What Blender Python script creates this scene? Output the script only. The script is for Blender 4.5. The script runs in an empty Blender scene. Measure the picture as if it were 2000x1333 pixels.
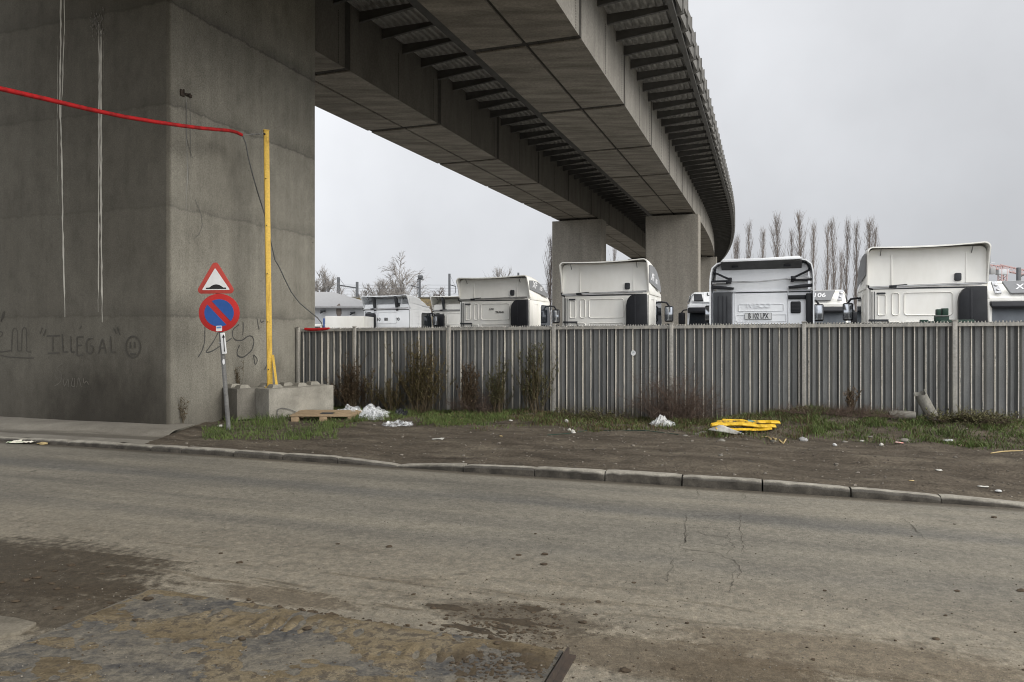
import bpy, bmesh, math, random
from mathutils import Vector, Matrix, noise as mnoise
R = random.Random(7)
C = bpy.context.scene.collection
S = bpy.context.scene
PI = math.pi
# ---------------------------------------------------------------- camera geometry (photo pixels 2000x1333)
F, CX, HY, EYE = 1400.0, 1000.0, 648.0, 1.7
def P(px, py, Y): return Vector(((px-CX)*Y/F, Y, EYE+(HY-py)*Y/F))
def G(px, py, z=0.0):
    Y = F*(EYE-z)/(py-HY); return Vector(((px-CX)*Y/F, Y, z))
def GV(px, py):
    """where the ray through a pixel meets the uneven verge"""
    z = 0
    for _ in range(8): p = G(px, py, z); z = verge_z(p.x, p.y)
    return Vector((p.x, p.y, z))
def onplane(px, py, p0, n):
    d = Vector(((px-CX)/F, 1.0, (HY-py)/F)); o = Vector((0, 0, EYE))
    return o + d*((p0-o).dot(n)/d.dot(n))
# ---------------------------------------------------------------- mesh builder
class MB:
    def __init__(s): s.v = []; s.f = []; s.M = None; s.mi = []; s.cm = 0
    def add(s, vs, fs, M=None):
        b = len(s.v)
        for v in vs:
            v = Vector(v)
            if M: v = M @ v
            if s.M: v = s.M @ v
            s.v.append(v)
        for f in fs: s.f.append([b+i for i in f]); s.mi.append(s.cm)
        return s
    def addbm(s, bm, M=None):
        bm.verts.index_update()
        s.add([v.co.copy() for v in bm.verts], [[v.index for v in f.verts] for f in bm.faces], M); bm.free()
    def box(s, x0, x1, y0, y1, z0, z1, bev=0, M=None, seg=2):
        vs = [(x, y, z) for z in (z0, z1) for y in (y0, y1) for x in (x0, x1)]
        fs = [(0,2,3,1),(4,5,7,6),(0,1,5,4),(2,6,7,3),(0,4,6,2),(1,3,7,5)]
        if bev:
            bm = bmesh.new(); bv = [bm.verts.new(v) for v in vs]
            for f in fs: bm.faces.new([bv[i] for i in f])
            bmesh.ops.bevel(bm, geom=bm.edges[:], offset=bev, segments=seg, affect='EDGES', profile=.5)
            s.addbm(bm, M)
        else: s.add(vs, fs, M)
        return s
    def prism(s, poly, a, b, plane='xz', bev=0, M=None, seg=2):
        def mk(p, t):
            if plane == 'xz': return (p[0], t, p[1])
            if plane == 'yz': return (t, p[0], p[1])
            return (p[0], p[1], t)
        n = len(poly)
        vs = [mk(p, a) for p in poly]+[mk(p, b) for p in poly]
        fs = [list(range(n))[::-1], list(range(n, 2*n))]+[(i, (i+1) % n, n+(i+1) % n, n+i) for i in range(n)]
        bm = bmesh.new(); bv = [bm.verts.new(v) for v in vs]
        for f in fs: bm.faces.new([bv[i] for i in f])
        bmesh.ops.recalc_face_normals(bm, faces=bm.faces[:])
        if bev: bmesh.ops.bevel(bm, geom=bm.edges[:], offset=bev, segments=seg, affect='EDGES', profile=.5)
        s.addbm(bm, M); return s
    def tube(s, pts, r, n=8, cap=True, flat=None):
        pts = [Vector(p) for p in pts]; m = len(pts)
        rr = r if isinstance(r, (list, tuple)) else [r]*m
        b = len(s.v); vs = []; prev = None
        for i, p in enumerate(pts):
            d = (pts[min(i+1, m-1)]-pts[max(i-1, 0)])
            if d.length < 1e-9: d = Vector((0, 0, 1))
            d.normalize()
            if prev is None:
                a = Vector((0, 0, 1)) if abs(d.z) < .9 else Vector((1, 0, 0))
                u = d.cross(a).normalized()
            else:
                u = prev-d*prev.dot(d)
                u = u.normalized() if u.length > 1e-6 else d.orthogonal().normalized()
            prev = u; w = d.cross(u)
            for k in range(n):
                t = 2*PI*k/n+PI/n
                vs.append(p+u*(rr[i]*math.cos(t))+w*(rr[i]*math.sin(t)))
        fs = []
        for i in range(m-1):
            for k in range(n):
                k2 = (k+1) % n; fs.append((i*n+k, i*n+k2, (i+1)*n+k2, (i+1)*n+k))
        if cap: fs.append(list(range(n))[::-1]); fs.append([(m-1)*n+k for k in range(n)])
        s.add(vs, fs); return s
    def ell(s, c, rx, ry, rz, nu=12, nv=8, jit=0, rnd=None, M=None):
        vs = [(c[0], c[1], c[2]-rz)]
        for j in range(1, nv):
            t = -PI/2+PI*j/nv
            for i in range(nu):
                a = 2*PI*i/nu; q = 1+(rnd.uniform(-jit, jit) if jit else 0)
                vs.append((c[0]+rx*q*math.cos(t)*math.cos(a), c[1]+ry*q*math.cos(t)*math.sin(a), c[2]+rz*q*math.sin(t)))
        vs.append((c[0], c[1], c[2]+rz)); fs = []
        for i in range(nu): fs.append((0, 1+(i+1) % nu, 1+i))
        for j in range(nv-2):
            for i in range(nu):
                a = 1+j*nu+i; b = 1+j*nu+(i+1) % nu; fs.append((a, b, b+nu, a+nu))
        L = len(vs)-1; o = 1+(nv-2)*nu
        for i in range(nu): fs.append((o+i, o+(i+1) % nu, L))
        s.add(vs, fs, M); return s
    def grid(s, rows):
        n = len(rows[0]); vs = [p for r in rows for p in r]
        fs = [(j*n+i, j*n+i+1, (j+1)*n+i+1, (j+1)*n+i) for j in range(len(rows)-1) for i in range(n-1)]
        s.add(vs, fs); return s
    def ribbon(s, pts, w, n, off):
        """flat painted stroke along pts on a plane with normal n"""
        n = Vector(n).normalized(); m = len(pts); L = []; Rr = []
        for i in range(m):
            d = (pts[min(i+1, m-1)]-pts[max(i-1, 0)]).normalized(); u = n.cross(d)
            ww = w[i] if isinstance(w, (list, tuple)) else w
            L.append(pts[i]+u*ww/2+n*off); Rr.append(pts[i]-u*ww/2+n*off)
        b = len(s.v); s.v += L+Rr
        for i in range(m-1): s.f.append([b+i, b+i+1, b+m+i+1, b+m+i]); s.mi.append(s.cm)
        return s
ORG = {}
def tag(o, label=None, cat=None, group=None, kind=None):
    if label: o['label'] = label
    if cat: o['category'] = cat
    if group: o['group'] = group
    if kind: o['kind'] = kind
    return o
def thing(name, label, cat, loc=(0, 0, 0), rz=0, group=None):
    o = bpy.data.objects.new(name, None); C.objects.link(o); o.empty_display_size = .2
    o.location = loc; o.rotation_euler = (0, 0, rz); ORG[o.name] = Vector(loc)
    return tag(o, label, cat, group)
def obj(name, mb, mats, parent=None, origin=None, smooth=True, angle=35, local=False, label=None, recalc=True):
    """one mesh object; world coordinates are shifted to the parent's (or own) origin unless local"""
    if origin is not None: og = Vector(origin)
    elif parent is not None and not local: og = ORG[parent.name]
    else: og = Vector((0, 0, 0))
    me = bpy.data.meshes.new(name)
    me.from_pydata([tuple(v-og) for v in mb.v], [], mb.f)
    if recalc:
        bm = bmesh.new(); bm.from_mesh(me); bmesh.ops.recalc_face_normals(bm, faces=bm.faces[:]); bm.to_mesh(me); bm.free()
    ms = mats if isinstance(mats, (list, tuple)) else [mats]
    for m in ms: me.materials.append(m)
    if len(ms) > 1 and len(mb.mi) == len(me.polygons): me.polygons.foreach_set('material_index', mb.mi)
    if smooth:
        me.polygons.foreach_set('use_smooth', [True]*len(me.polygons))
        try: me.set_sharp_from_angle(angle=math.radians(angle))
        except Exception: pass
    me.update()
    o = bpy.data.objects.new(name, me); C.objects.link(o)
    if parent is not None: o.parent = parent; ORG[o.name] = ORG.get(parent.name, Vector()) if not local else Vector()
    elif origin is not None: o.location = og; ORG[o.name] = og
    else: ORG[o.name] = Vector()
    if label: o['label'] = label
    return o
def copy_tree(o, parent=None):
    c = o.copy(); C.objects.link(c); c.parent = parent
    for ch in list(o.children): copy_tree(ch, c)
    return c
_tc = {}
def text_geo(body, size, ext=.003):
    k = (body, size, ext)
    if k not in _tc:
        cu = bpy.data.curves.new('lettering', 'FONT'); cu.body = body; cu.size = size; cu.extrude = ext; cu.offset = .018*size
        cu.align_x = 'CENTER'; cu.align_y = 'CENTER'
        o = bpy.data.objects.new('lettering', cu); me = bpy.data.meshes.new_from_object(o)
        _tc[k] = ([v.co.copy() for v in me.vertices], [list(p.vertices) for p in me.polygons])
        bpy.data.objects.remove(o); bpy.data.meshes.remove(me); bpy.data.curves.remove(cu)
    return _tc[k]
def text(mb, body, size, c, xdir=(1, 0, 0), up=(0, 0, 1), ext=.003, sx=1.0, shear=0.0):
    vs, fs = text_geo(body, size, ext)
    x = Vector(xdir).normalized(); u = Vector(up).normalized(); n = x.cross(u); c = Vector(c)
    mb.add([c+x*(v.x*sx+shear*v.y)+u*v.y+n*v.z for v in vs], fs); return mb
# ---------------------------------------------------------------- materials
def newmat(name):
    m = bpy.data.materials.new(name); m.use_nodes = True; nt = m.node_tree
    b = nt.nodes['Principled BSDF']; return m, nt, b
def N(nt, t, **kw):
    n = nt.nodes.new(t)
    for k, v in kw.items():
        if k.startswith('i_'):
            n.inputs[k[2:].replace('_', ' ')].default_value = v
        else: setattr(n, k, v)
    return n
def coords(nt, kind='Object', scale=(1, 1, 1), rot=(0, 0, 0), loc=(0, 0, 0)):
    if kind == 'Position':
        g = N(nt, 'ShaderNodeNewGeometry'); out = g.outputs['Position']
    else:
        g = N(nt, 'ShaderNodeTexCoord'); out = g.outputs['Object']
    mp = N(nt, 'ShaderNodeMapping'); mp.inputs['Scale'].default_value = scale
    mp.inputs['Rotation'].default_value = rot; mp.inputs['Location'].default_value = loc
    nt.links.new(out, mp.inputs['Vector']); return mp.outputs['Vector']
def noise(nt, vec, scale, detail=5, rough=.6, dist=0):
    n = N(nt, 'ShaderNodeTexNoise'); n.inputs['Scale'].default_value = scale; n.inputs['Detail'].default_value = detail
    n.inputs['Roughness'].default_value = rough; n.inputs['Distortion'].default_value = dist
    nt.links.new(vec, n.inputs['Vector']); return n.outputs['Fac']
def ramp(nt, fac, stops):
    r = N(nt, 'ShaderNodeValToRGB'); e = r.color_ramp.elements
    while len(e) < len(stops): e.new(.5)
    for i, (p, c) in enumerate(stops):
        e[i].position = p; e[i].color = (c, c, c, 1) if isinstance(c, (int, float)) else (*c, 1)
    nt.links.new(fac, r.inputs['Fac']); return r.outputs['Color']
def mix(nt, fac, a, b, mode='MIX'):
    n = N(nt, 'ShaderNodeMix', data_type='RGBA', blend_type=mode)
    for sock, v in ((n.inputs['Factor'], fac), (n.inputs['A'], a), (n.inputs['B'], b)):
        if isinstance(v, (int, float)): sock.default_value = v if sock.type == 'VALUE' else (v, v, v, 1)
        elif isinstance(v, (tuple, list)): sock.default_value = (*v, 1)
        else: nt.links.new(v, sock)
    return n.outputs['Result']
def math_(nt, op, a, b=None, c=None, clamp=False):
    n = N(nt, 'ShaderNodeMath', operation=op, use_clamp=clamp)
    for i, v in enumerate((a, b, c)):
        if v is None: continue
        if isinstance(v, (int, float)): n.inputs[i].default_value = v
        else: nt.links.new(v, n.inputs[i])
    return n.outputs[0]
def sstep(nt, v, lo, hi):
    n = N(nt, 'ShaderNodeMapRange', interpolation_type='SMOOTHSTEP'); n.inputs['From Min'].default_value = lo
    n.inputs['From Max'].default_value = hi; nt.links.new(v, n.inputs['Value']); return n.outputs['Result']
def bump(nt, b, h, strength=.3, dist=.02):
    n = N(nt, 'ShaderNodeBump'); n.inputs['Strength'].default_value = strength; n.inputs['Distance'].default_value = dist
    nt.links.new(h, n.inputs['Height']); nt.links.new(n.outputs['Normal'], b.inputs['Normal'])
def sepxyz(nt, vec):
    n = N(nt, 'ShaderNodeSeparateXYZ'); nt.links.new(vec, n.inputs[0]); return n.outputs
def nmat(name, c1, c2=None, scale=6, rough=.7, bmp=0, metal=0, spec=.3, streak=None, coat=0, kind='Object', lo=.3, hi=.7, fine=None, bd=.01):
    m, nt, b = newmat(name); c2 = c2 or tuple(x*.75 for x in c1)
    v = coords(nt, kind, streak or (1, 1, 1)); f = noise(nt, v, scale, 6)
    col = ramp(nt, f, [(lo, c2), (hi, c1)])
    if fine:
        f2 = noise(nt, coords(nt, kind), fine, 3); col = mix(nt, 1, col, ramp(nt, f2, [(.3, .78), (.7, 1.12)]), 'MULTIPLY')
        if bmp: bump(nt, b, f2, bmp, bd)
    elif bmp: bump(nt, b, f, bmp, bd)
    nt.links.new(col, b.inputs['Base Color']); b.inputs['Roughness'].default_value = rough
    b.inputs['Metallic'].default_value = metal; b.inputs['Specular IOR Level'].default_value = spec
    b.inputs['Coat Weight'].default_value = coat
    return m
M = {}
M['white'] = nmat('white_paint', (.87, .86, .815), (.75, .735, .68), 1.9, .38, streak=(1, 1, .45), coat=.25, spec=.4)
M['white2'] = nmat('cool_white_paint', (.87, .885, .90), (.76, .78, .80), 1.9, .36, streak=(1, 1, .45), coat=.25, spec=.4)
M['greyp'] = nmat('grey_decal', (.22, .225, .235), (.17, .175, .18), 2, .5)
M['dgrey'] = nmat('dark_grey_plastic', (.05, .053, .058), (.03, .032, .036), 4, .55)
M['black'] = nmat('black_plastic', (.018, .019, .023), (.01, .011, .013), 4, .5)
M['rubber'] = nmat('tyre_rubber', (.02, .02, .02), (.035, .033, .03), 5, .85)
M['chrome'] = nmat('bare_steel', (.55, .55, .55), (.4, .4, .4), 8, .3, metal=.9)
M['glass'] = nmat('cab_glass', (.02, .025, .03), (.012, .014, .018), 2, .06, spec=.6)
M['blind'] = nmat('windscreen_cover', (.12, .135, .15), (.09, .10, .115), 3, .5)
M['lamp'] = nmat('lamp_lens', (.6, .62, .65), (.3, .3, .32), 12, .12, spec=.7)
M['ink'] = nmat('black_lettering', (.012, .012, .012), (.02, .02, .02), 9, .6)
M['decalw'] = nmat('white_lettering', (.75, .76, .77), (.6, .6, .62), 9, .5)
M['yellow'] = nmat('yellow_enamel', (.68, .45, .085), (.46, .28, .05), 3, .55, streak=(5, 5, .5), fine=40, lo=.36, hi=.5)
M['red'] = nmat('red_foam', (.45, .014, .016), (.24, .012, .012), 7, .65, bmp=.3, lo=.35, hi=.55)
M['galv'] = nmat('galvanised_steel', (.30, .30, .295), (.2, .2, .195), 7, .55, metal=.2)
M['pole'] = nmat('dull_pole_zinc', (.17, .17, .165), (.1, .1, .097), 5, .6, streak=(3, 3, .8), fine=30)
M['rust'] = nmat('rusty_steel', (.062, .045, .034), (.03, .026, .023), 14, .8, bmp=.3)
M['wire'] = nmat('grey_cable', (.12, .12, .12), (.07, .07, .07), 14, .6)
M['signred'] = nmat('sign_red', (.44, .02, .018), (.36, .022, .02), 4, .5)
M['signred2'] = nmat('faded_sign_red', (.43, .058, .043), (.37, .05, .04), 4, .55)
M['signblue'] = nmat('sign_blue', (.022, .085, .31), (.02, .075, .26), 3, .5)
M['signwhite'] = nmat('sign_white', (.72, .73, .74), (.62, .63, .62), 4, .5)
M['wood'] = nmat('pallet_wood', (.36, .265, .165), (.22, .16, .1), 9, .8, streak=(1, 6, 6), bmp=.2)
M['soilstone'] = nmat('rubble_stone', (.2, .19, .165), (.1, .095, .08), 9, .9, bmp=.5)
M['block'] = nmat('cast_block_concrete', (.31, .295, .255), (.15, .142, .12), 2.4, .9, fine=40, bmp=.35, lo=.28, hi=.66)
M['film'] = nmat('clear_film', (.5, .505, .5), (.32, .325, .32), 9, .25)
M['paper'] = nmat('litter_paper', (.52, .51, .47), (.3, .29, .26), 14, .6)
M['teal'] = nmat('teal_plastic', (.1, .25, .22), (.06, .15, .14), 9, .5)
M['dirtyred'] = nmat('red_litter', (.4, .1, .08), (.6, .5, .45), 24, .6)
M['dgreen'] = nmat('dark_green_plastic', (.012, .035, .025), (.02, .05, .035), 9, .5)
M['bark'] = nmat('hazed_bark', (.21, .182, .163), (.14, .12, .107), 3, .9)  # bark tone lightened to paint distance haze onto the trees
M['bark2'] = nmat('pale_bark', (.3, .285, .27), (.18, .165, .155), 3, .9)
M['roofgrey'] = nmat('sheet_roof', (.30, .30, .302), (.25, .25, .252), 2, .6, streak=(6, 1, 1))
M['wallgrey'] = nmat('render_wall', (.5, .515, .53), (.43, .44, .46), 1, .8)
M['tan'] = nmat('tan_wall', (.33, .255, .13), (.25, .2, .11), .8, .9)
M['cranered'] = nmat('hazed_crane_red', (.48, .33, .32), (.42, .28, .27), 2, .6)  # red washed out so the colour carries the distance haze
M['mast'] = nmat('mast_steel', (.1, .105, .115), (.07, .075, .08), 2, .6)
M['straw'] = nmat('dry_straw', (.42, .33, .17), (.3, .22, .1), 12, .8)

# concrete of the large near pier: vertical streaks, pour joints with dirt, soot at its foot
def pier_mat():
    m, nt, b = newmat('weathered_pier_concrete')
    pos = coords(nt, 'Position'); x, y, z = sepxyz(nt, pos)
    big = noise(nt, pos, .55, 5, .6); st = noise(nt, coords(nt, 'Position', (5, 5, .18)), 1.0, 6, .65)
    st2 = noise(nt, coords(nt, 'Position', (26, 26, .7)), 1.0, 4, .6); fine = noise(nt, pos, 45, 3, .6)
    col = ramp(nt, big, [(.3, (.185, .175, .148)), (.7, (.25, .239, .204))])
    col = mix(nt, 1, col, ramp(nt, st, [(.3, .87), (.7, 1.07)]), 'MULTIPLY')
    col = mix(nt, 1, col, ramp(nt, st2, [(.3, .96), (.7, 1.03)]), 'MULTIPLY')
    col = mix(nt, 1, col, ramp(nt, fine, [(.32, .72), (.68, 1.2)]), 'MULTIPLY')
    wob = math_(nt, 'MULTIPLY', math_(nt, 'SUBTRACT', noise(nt, coords(nt, 'Position', (2, 2, 2)), 1.6, 6, .7), .5), .22)
    zz = math_(nt, 'ADD', z, wob); amp = ramp(nt, noise(nt, pos, .9, 3), [(.3, .35), (.6, 1)])
    for zj, k in ((1.99, .6), (3.97, .5), (5.82, .75), (7.66, .9)):
        d = math_(nt, 'SUBTRACT', zz, zj)
        up = sstep(nt, d, .34, -.01); dn = sstep(nt, d, -.05, 0.0)
        band = math_(nt, 'MULTIPLY', math_(nt, 'MULTIPLY', up, dn), math_(nt, 'MULTIPLY', amp, k*.55))
        col = mix(nt, band, col, (.07, .067, .06))
        # hairline
        hl = math_(nt, 'MULTIPLY', sstep(nt, math_(nt, 'ABSOLUTE', d), .03, .008), .35*k)
        col = mix(nt, hl, col, (.05, .048, .044))
    # road side darkened in colour for the shade under the deck, plus some grime
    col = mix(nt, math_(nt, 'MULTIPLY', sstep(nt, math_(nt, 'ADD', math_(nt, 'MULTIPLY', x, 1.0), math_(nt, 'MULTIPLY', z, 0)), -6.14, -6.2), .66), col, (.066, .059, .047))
    # soot on the road side of the foot and general splash dirt
    e = noise(nt, pos, .8, 5, .6)
    sx = math_(nt, 'ADD', x, math_(nt, 'MULTIPLY', y, -.12))
    foot = sstep(nt, math_(nt, 'ADD', z, math_(nt, 'MULTIPLY', e, -1.2)), .6, -.6)
    col = mix(nt, math_(nt, 'MULTIPLY', foot, .55), col, (.075, .068, .056))
    # soot plume: an elliptical patch on the road face
    nx = math_(nt, 'DIVIDE', math_(nt, 'ADD', x, 7.5), 2.3); nz = math_(nt, 'DIVIDE', math_(nt, 'SUBTRACT', z, -.25), 1.5)
    dd = math_(nt, 'ADD', math_(nt, 'ADD', math_(nt, 'MULTIPLY', nx, nx), math_(nt, 'MULTIPLY', nz, nz)), math_(nt, 'MULTIPLY_ADD', noise(nt, coords(nt, 'Position', (1, 1, .7)), 1.3, 6, .7), 2.2, -.75))
    roadside = sstep(nt, x, -6.12, -6.3)
    col = mix(nt, math_(nt, 'MULTIPLY', math_(nt, 'MULTIPLY', sstep(nt, dd, 1.8, .2), roadside), .78), col, (.024, .021, .017))
    pit = sstep(nt, noise(nt, pos, 9, 4, .7), .70, .76)
    col = mix(nt, math_(nt, 'MULTIPLY', pit, .5), col, (.07, .065, .055))
    vt = N(nt, 'ShaderNodeTexVoronoi'); vt.inputs['Scale'].default_value = 1.7; nt.links.new(pos, vt.inputs['Vector'])
    col = mix(nt, math_(nt, 'MULTIPLY', sstep(nt, vt.outputs['Distance'], .035, .02), .7), col, (.05, .046, .04))
    col = mix(nt, math_(nt, 'MULTIPLY', sstep(nt, y, 15.05, 15.03), .09), col, (.06, .057, .05))
    blot = noise(nt, coords(nt, 'Position', (1, 1, .6)), 3.2, 6, .7); col = mix(nt, 1, col, ramp(nt, blot, [(.3, .82), (.5, 1.0), (.7, 1.12)]), 'MULTIPLY')
    nt.links.new(col, b.inputs['Base Color']); b.inputs['Roughness'].default_value = .92; b.inputs['Specular IOR Level'].default_value = .15
    hh = math_(nt, 'ADD', math_(nt, 'MULTIPLY', fine, .5), math_(nt, 'MULTIPLY', st, .8)); bump(nt, b, hh, .35, .02)
    return m
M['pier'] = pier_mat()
M['girder'] = nmat('girder_concrete', (.285, .262, .226), (.155, .14, .119), 1.3, .92, streak=(.5, 2.2, 1), fine=17, bmp=.3, kind='Position', lo=.36, hi=.64)
M['innerweb'] = nmat('shaded_inner_web', (.15, .14, .122), (.1, .093, .08), 1.2, .92, streak=(1.5, 1.5, .5), fine=18, bmp=.2, kind='Position')  # darker web concrete, painting in the shade between the girders
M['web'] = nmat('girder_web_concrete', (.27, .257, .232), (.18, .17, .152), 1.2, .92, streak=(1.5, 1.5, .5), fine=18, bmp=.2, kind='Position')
M['pier2'] = nmat('far_pier_concrete', (.29, .27, .235), (.21, .195, .168), .8, .92, streak=(2, 2, .25), fine=11, kind='Position', bmp=.2)
M['deck'] = nmat('deck_steel', (.36, .35, .325), (.22, .213, .2), 1.4, .75, streak=(1, 1, 1), fine=6, kind='Position')
M['bracket'] = nmat('bracket_steel', (.115, .113, .108), (.075, .073, .07), 2, .75, kind='Position')
M['edge'] = nmat('edge_plate_steel', (.17, .165, .155), (.08, .077, .07), 3, .7, kind='Position')
M['groove'] = nmat('joint_filler', (.06, .056, .05), (.035, .032, .028), 9, .95, kind='Position')
M['lime'] = nmat('lime_bloom', (.58, .56, .50), (.36, .34, .3), 5, .9, streak=(10, 10, .8), kind='Position')
M['graf'] = nmat('faded_spray', (.052, .049, .043), (.074, .068, .057), 4, .9, kind='Position')
M['graf2'] = nmat('dark_spray', (.045, .045, .045), (.075, .073, .068), 4, .85, kind='Position')
M['graf3'] = nmat('pale_spray', (.15, .14, .12), (.09, .083, .07), 6, .9, kind='Position')
# ================================================================ camera, light, sky
cam = bpy.data.cameras.new('camera'); co = bpy.data.objects.new('camera', cam); C.objects.link(co); S.camera = co
co.location = (0, 0, EYE); co.rotation_euler = (PI/2, 0, 0)
cam.sensor_width = 36; cam.lens = 36*F/2000; cam.shift_y = -(666.5-HY)/2000; cam.clip_end = 3000; cam.clip_start = .05
SUN_EL, SUN_AZ = math.radians(30), math.radians(122)      # azimuth clockwise from +Y: behind the camera, to the right
sl = bpy.data.lights.new('sun', 'SUN'); sl.energy = 1.9; sl.angle = math.radians(40); sl.color = (1, .955, .88)
so = bpy.data.objects.new('sun', sl); C.objects.link(so)
sd = Vector((math.sin(SUN_AZ)*math.cos(SUN_EL), math.cos(SUN_AZ)*math.cos(SUN_EL), math.sin(SUN_EL)))
so.rotation_euler = sd.to_track_quat('Z', 'Y').to_euler(); so.location = (20, -20, 40)
w = bpy.data.worlds.new('World'); S.world = w; w.use_nodes = True; nt = w.node_tree
bg = nt.nodes['Background']
sky = N(nt, 'ShaderNodeTexSky', sky_type='NISHITA', sun_disc=False)
sky.sun_elevation = SUN_EL; sky.sun_rotation = SUN_AZ; sky.dust_density = 6; sky.air_density = 1.2
hs = N(nt, 'ShaderNodeHueSaturation'); hs.inputs['Saturation'].default_value = .12; nt.links.new(sky.outputs[0], hs.inputs['Color'])
tc = N(nt, 'ShaderNodeTexCoord'); vx, vy, vz = sepxyz(nt, tc.outputs['Generated'])
# overcast deck: radiance climbs from horizon to zenith, slightly brighter to the left, soft cloud mottling
el = ramp(nt, vz, [(0, (.41, .421, .44)), (.16, (.465, .477, .50)), (.40, (.56, .571, .595)), (1.0, (1.0, .99, .985))])
side = ramp(nt, math_(nt, 'MULTIPLY_ADD', vx, .5, .5), [(.3, 1.14), (.48, 1.06), (.78, .82)])
cl = ramp(nt, noise(nt, tc.outputs['Generated'], 3.0, 5, .55), [(.3, .90), (.7, 1.08)])
oc = mix(nt, 1, mix(nt, 1, el, side, 'MULTIPLY'), cl, 'MULTIPLY')
back = ramp(nt, math_(nt, 'MULTIPLY_ADD', vy, -.5, .5), [(.45, 1.0), (.85, 2.0)])
oc = mix(nt, 1, oc, back, 'MULTIPLY')
lo = mix(nt, 1, oc, mix(nt, 1, hs.outputs[0], (.006, .006, .006), 'MULTIPLY'), 'ADD')
nt.links.new(lo, bg.inputs['Color']); bg.inputs['Strength'].default_value = 1.0
S.view_settings.view_transform = 'Standard'; S.view_settings.look = 'None'; S.view_settings.exposure = .6; S.view_settings.gamma = 1
S.cycles.pixel_filter_type = 'BLACKMAN_HARRIS'; S.cycles.filter_width = 1.05; S.cycles.max_bounces = 6; S.cycles.diffuse_bounces = 4; S.cycles.transparent_max_bounces = 12

# ================================================================ frames of the street
FD = Vector((.9365, -.3507, 0)).normalized()       # along the fence, to the right
FN = Vector((FD.y, -FD.x, 0))                       # from the fence towards the road
FN = -FN if FN.y > 0 else FN
F0 = Vector((-3.46, 15.885, 0))                     # post beside the pallet
ROADZ = -.12
def fence_z(t): return -.012+.0068*(t+1)
def kerb_y(x): return 9.095-.33*x
KD = Vector((1, -.33, 0)).normalized(); KN = Vector((KD.y, -KD.x, 0))
KN = KN if KN.y < 0 else -KN
def sm(a, b, x):
    t = max(0, min(1, (x-a)/(b-a))); return t*t*(3-2*t)
kx = [(-30, .08), (-8.5, .06), (-7, .08), (-5.44, .085), (-4.05, .097), (-2.41, .085), (-1.6, .03), (-1.5, .03), (-.63, .10), (1.13, .13), (2.84, .139), (3.79, .107), (4.63, .08), (5.26, .04), (8, .03), (40, .03)]
def kerb_h(x):
    for (a, ha), (b, hb) in zip(kx, kx[1:]):
        if a <= x <= b: return .87*(ha+(hb-ha)*(x-a)/(b-a))
    return .05
def verge_z(x, y):
    p = Vector((x, y, 0)); t = (p-F0).dot(FD); d = (p-F0).dot(FN)      # d: metres in front of the fence
    ky = kerb_y(x)+.16; span = (F0+FD*t).y-ky
    a = max(0, min(1, (y-ky)/max(1.5, 4.2)))
    z = (ROADZ+kerb_h(x)-.012)*(1-sm(0, .5, a))+fence_z(t)*sm(0, .5, a)
    m = .18*sm(7.2, 9.0, t)*sm(14.5, 12.5, t)*sm(1.9, .5, d)+.1*math.exp(-((t-9.6)/.7)**2)*sm(1.3, .2, d)
    m += .05*sm(2.2, 3.2, t)*sm(5.6, 4.6, t)*sm(1.1, .3, d)
    n = mnoise.noise(Vector((x*.9, y*.9, 0)))*.035+mnoise.noise(Vector((x*3.1, y*3.1, 4)))*.018+mnoise.noise(Vector((x*9, y*9, 9)))*.007
    rut = .03*math.exp(-((a-.33-.05*math.sin(x*.8))/.06)**2)*sm(-1, 2, x)
    q = sm(0, .08, a)
    return z+m+n*q*1.5-rut*q
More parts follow.
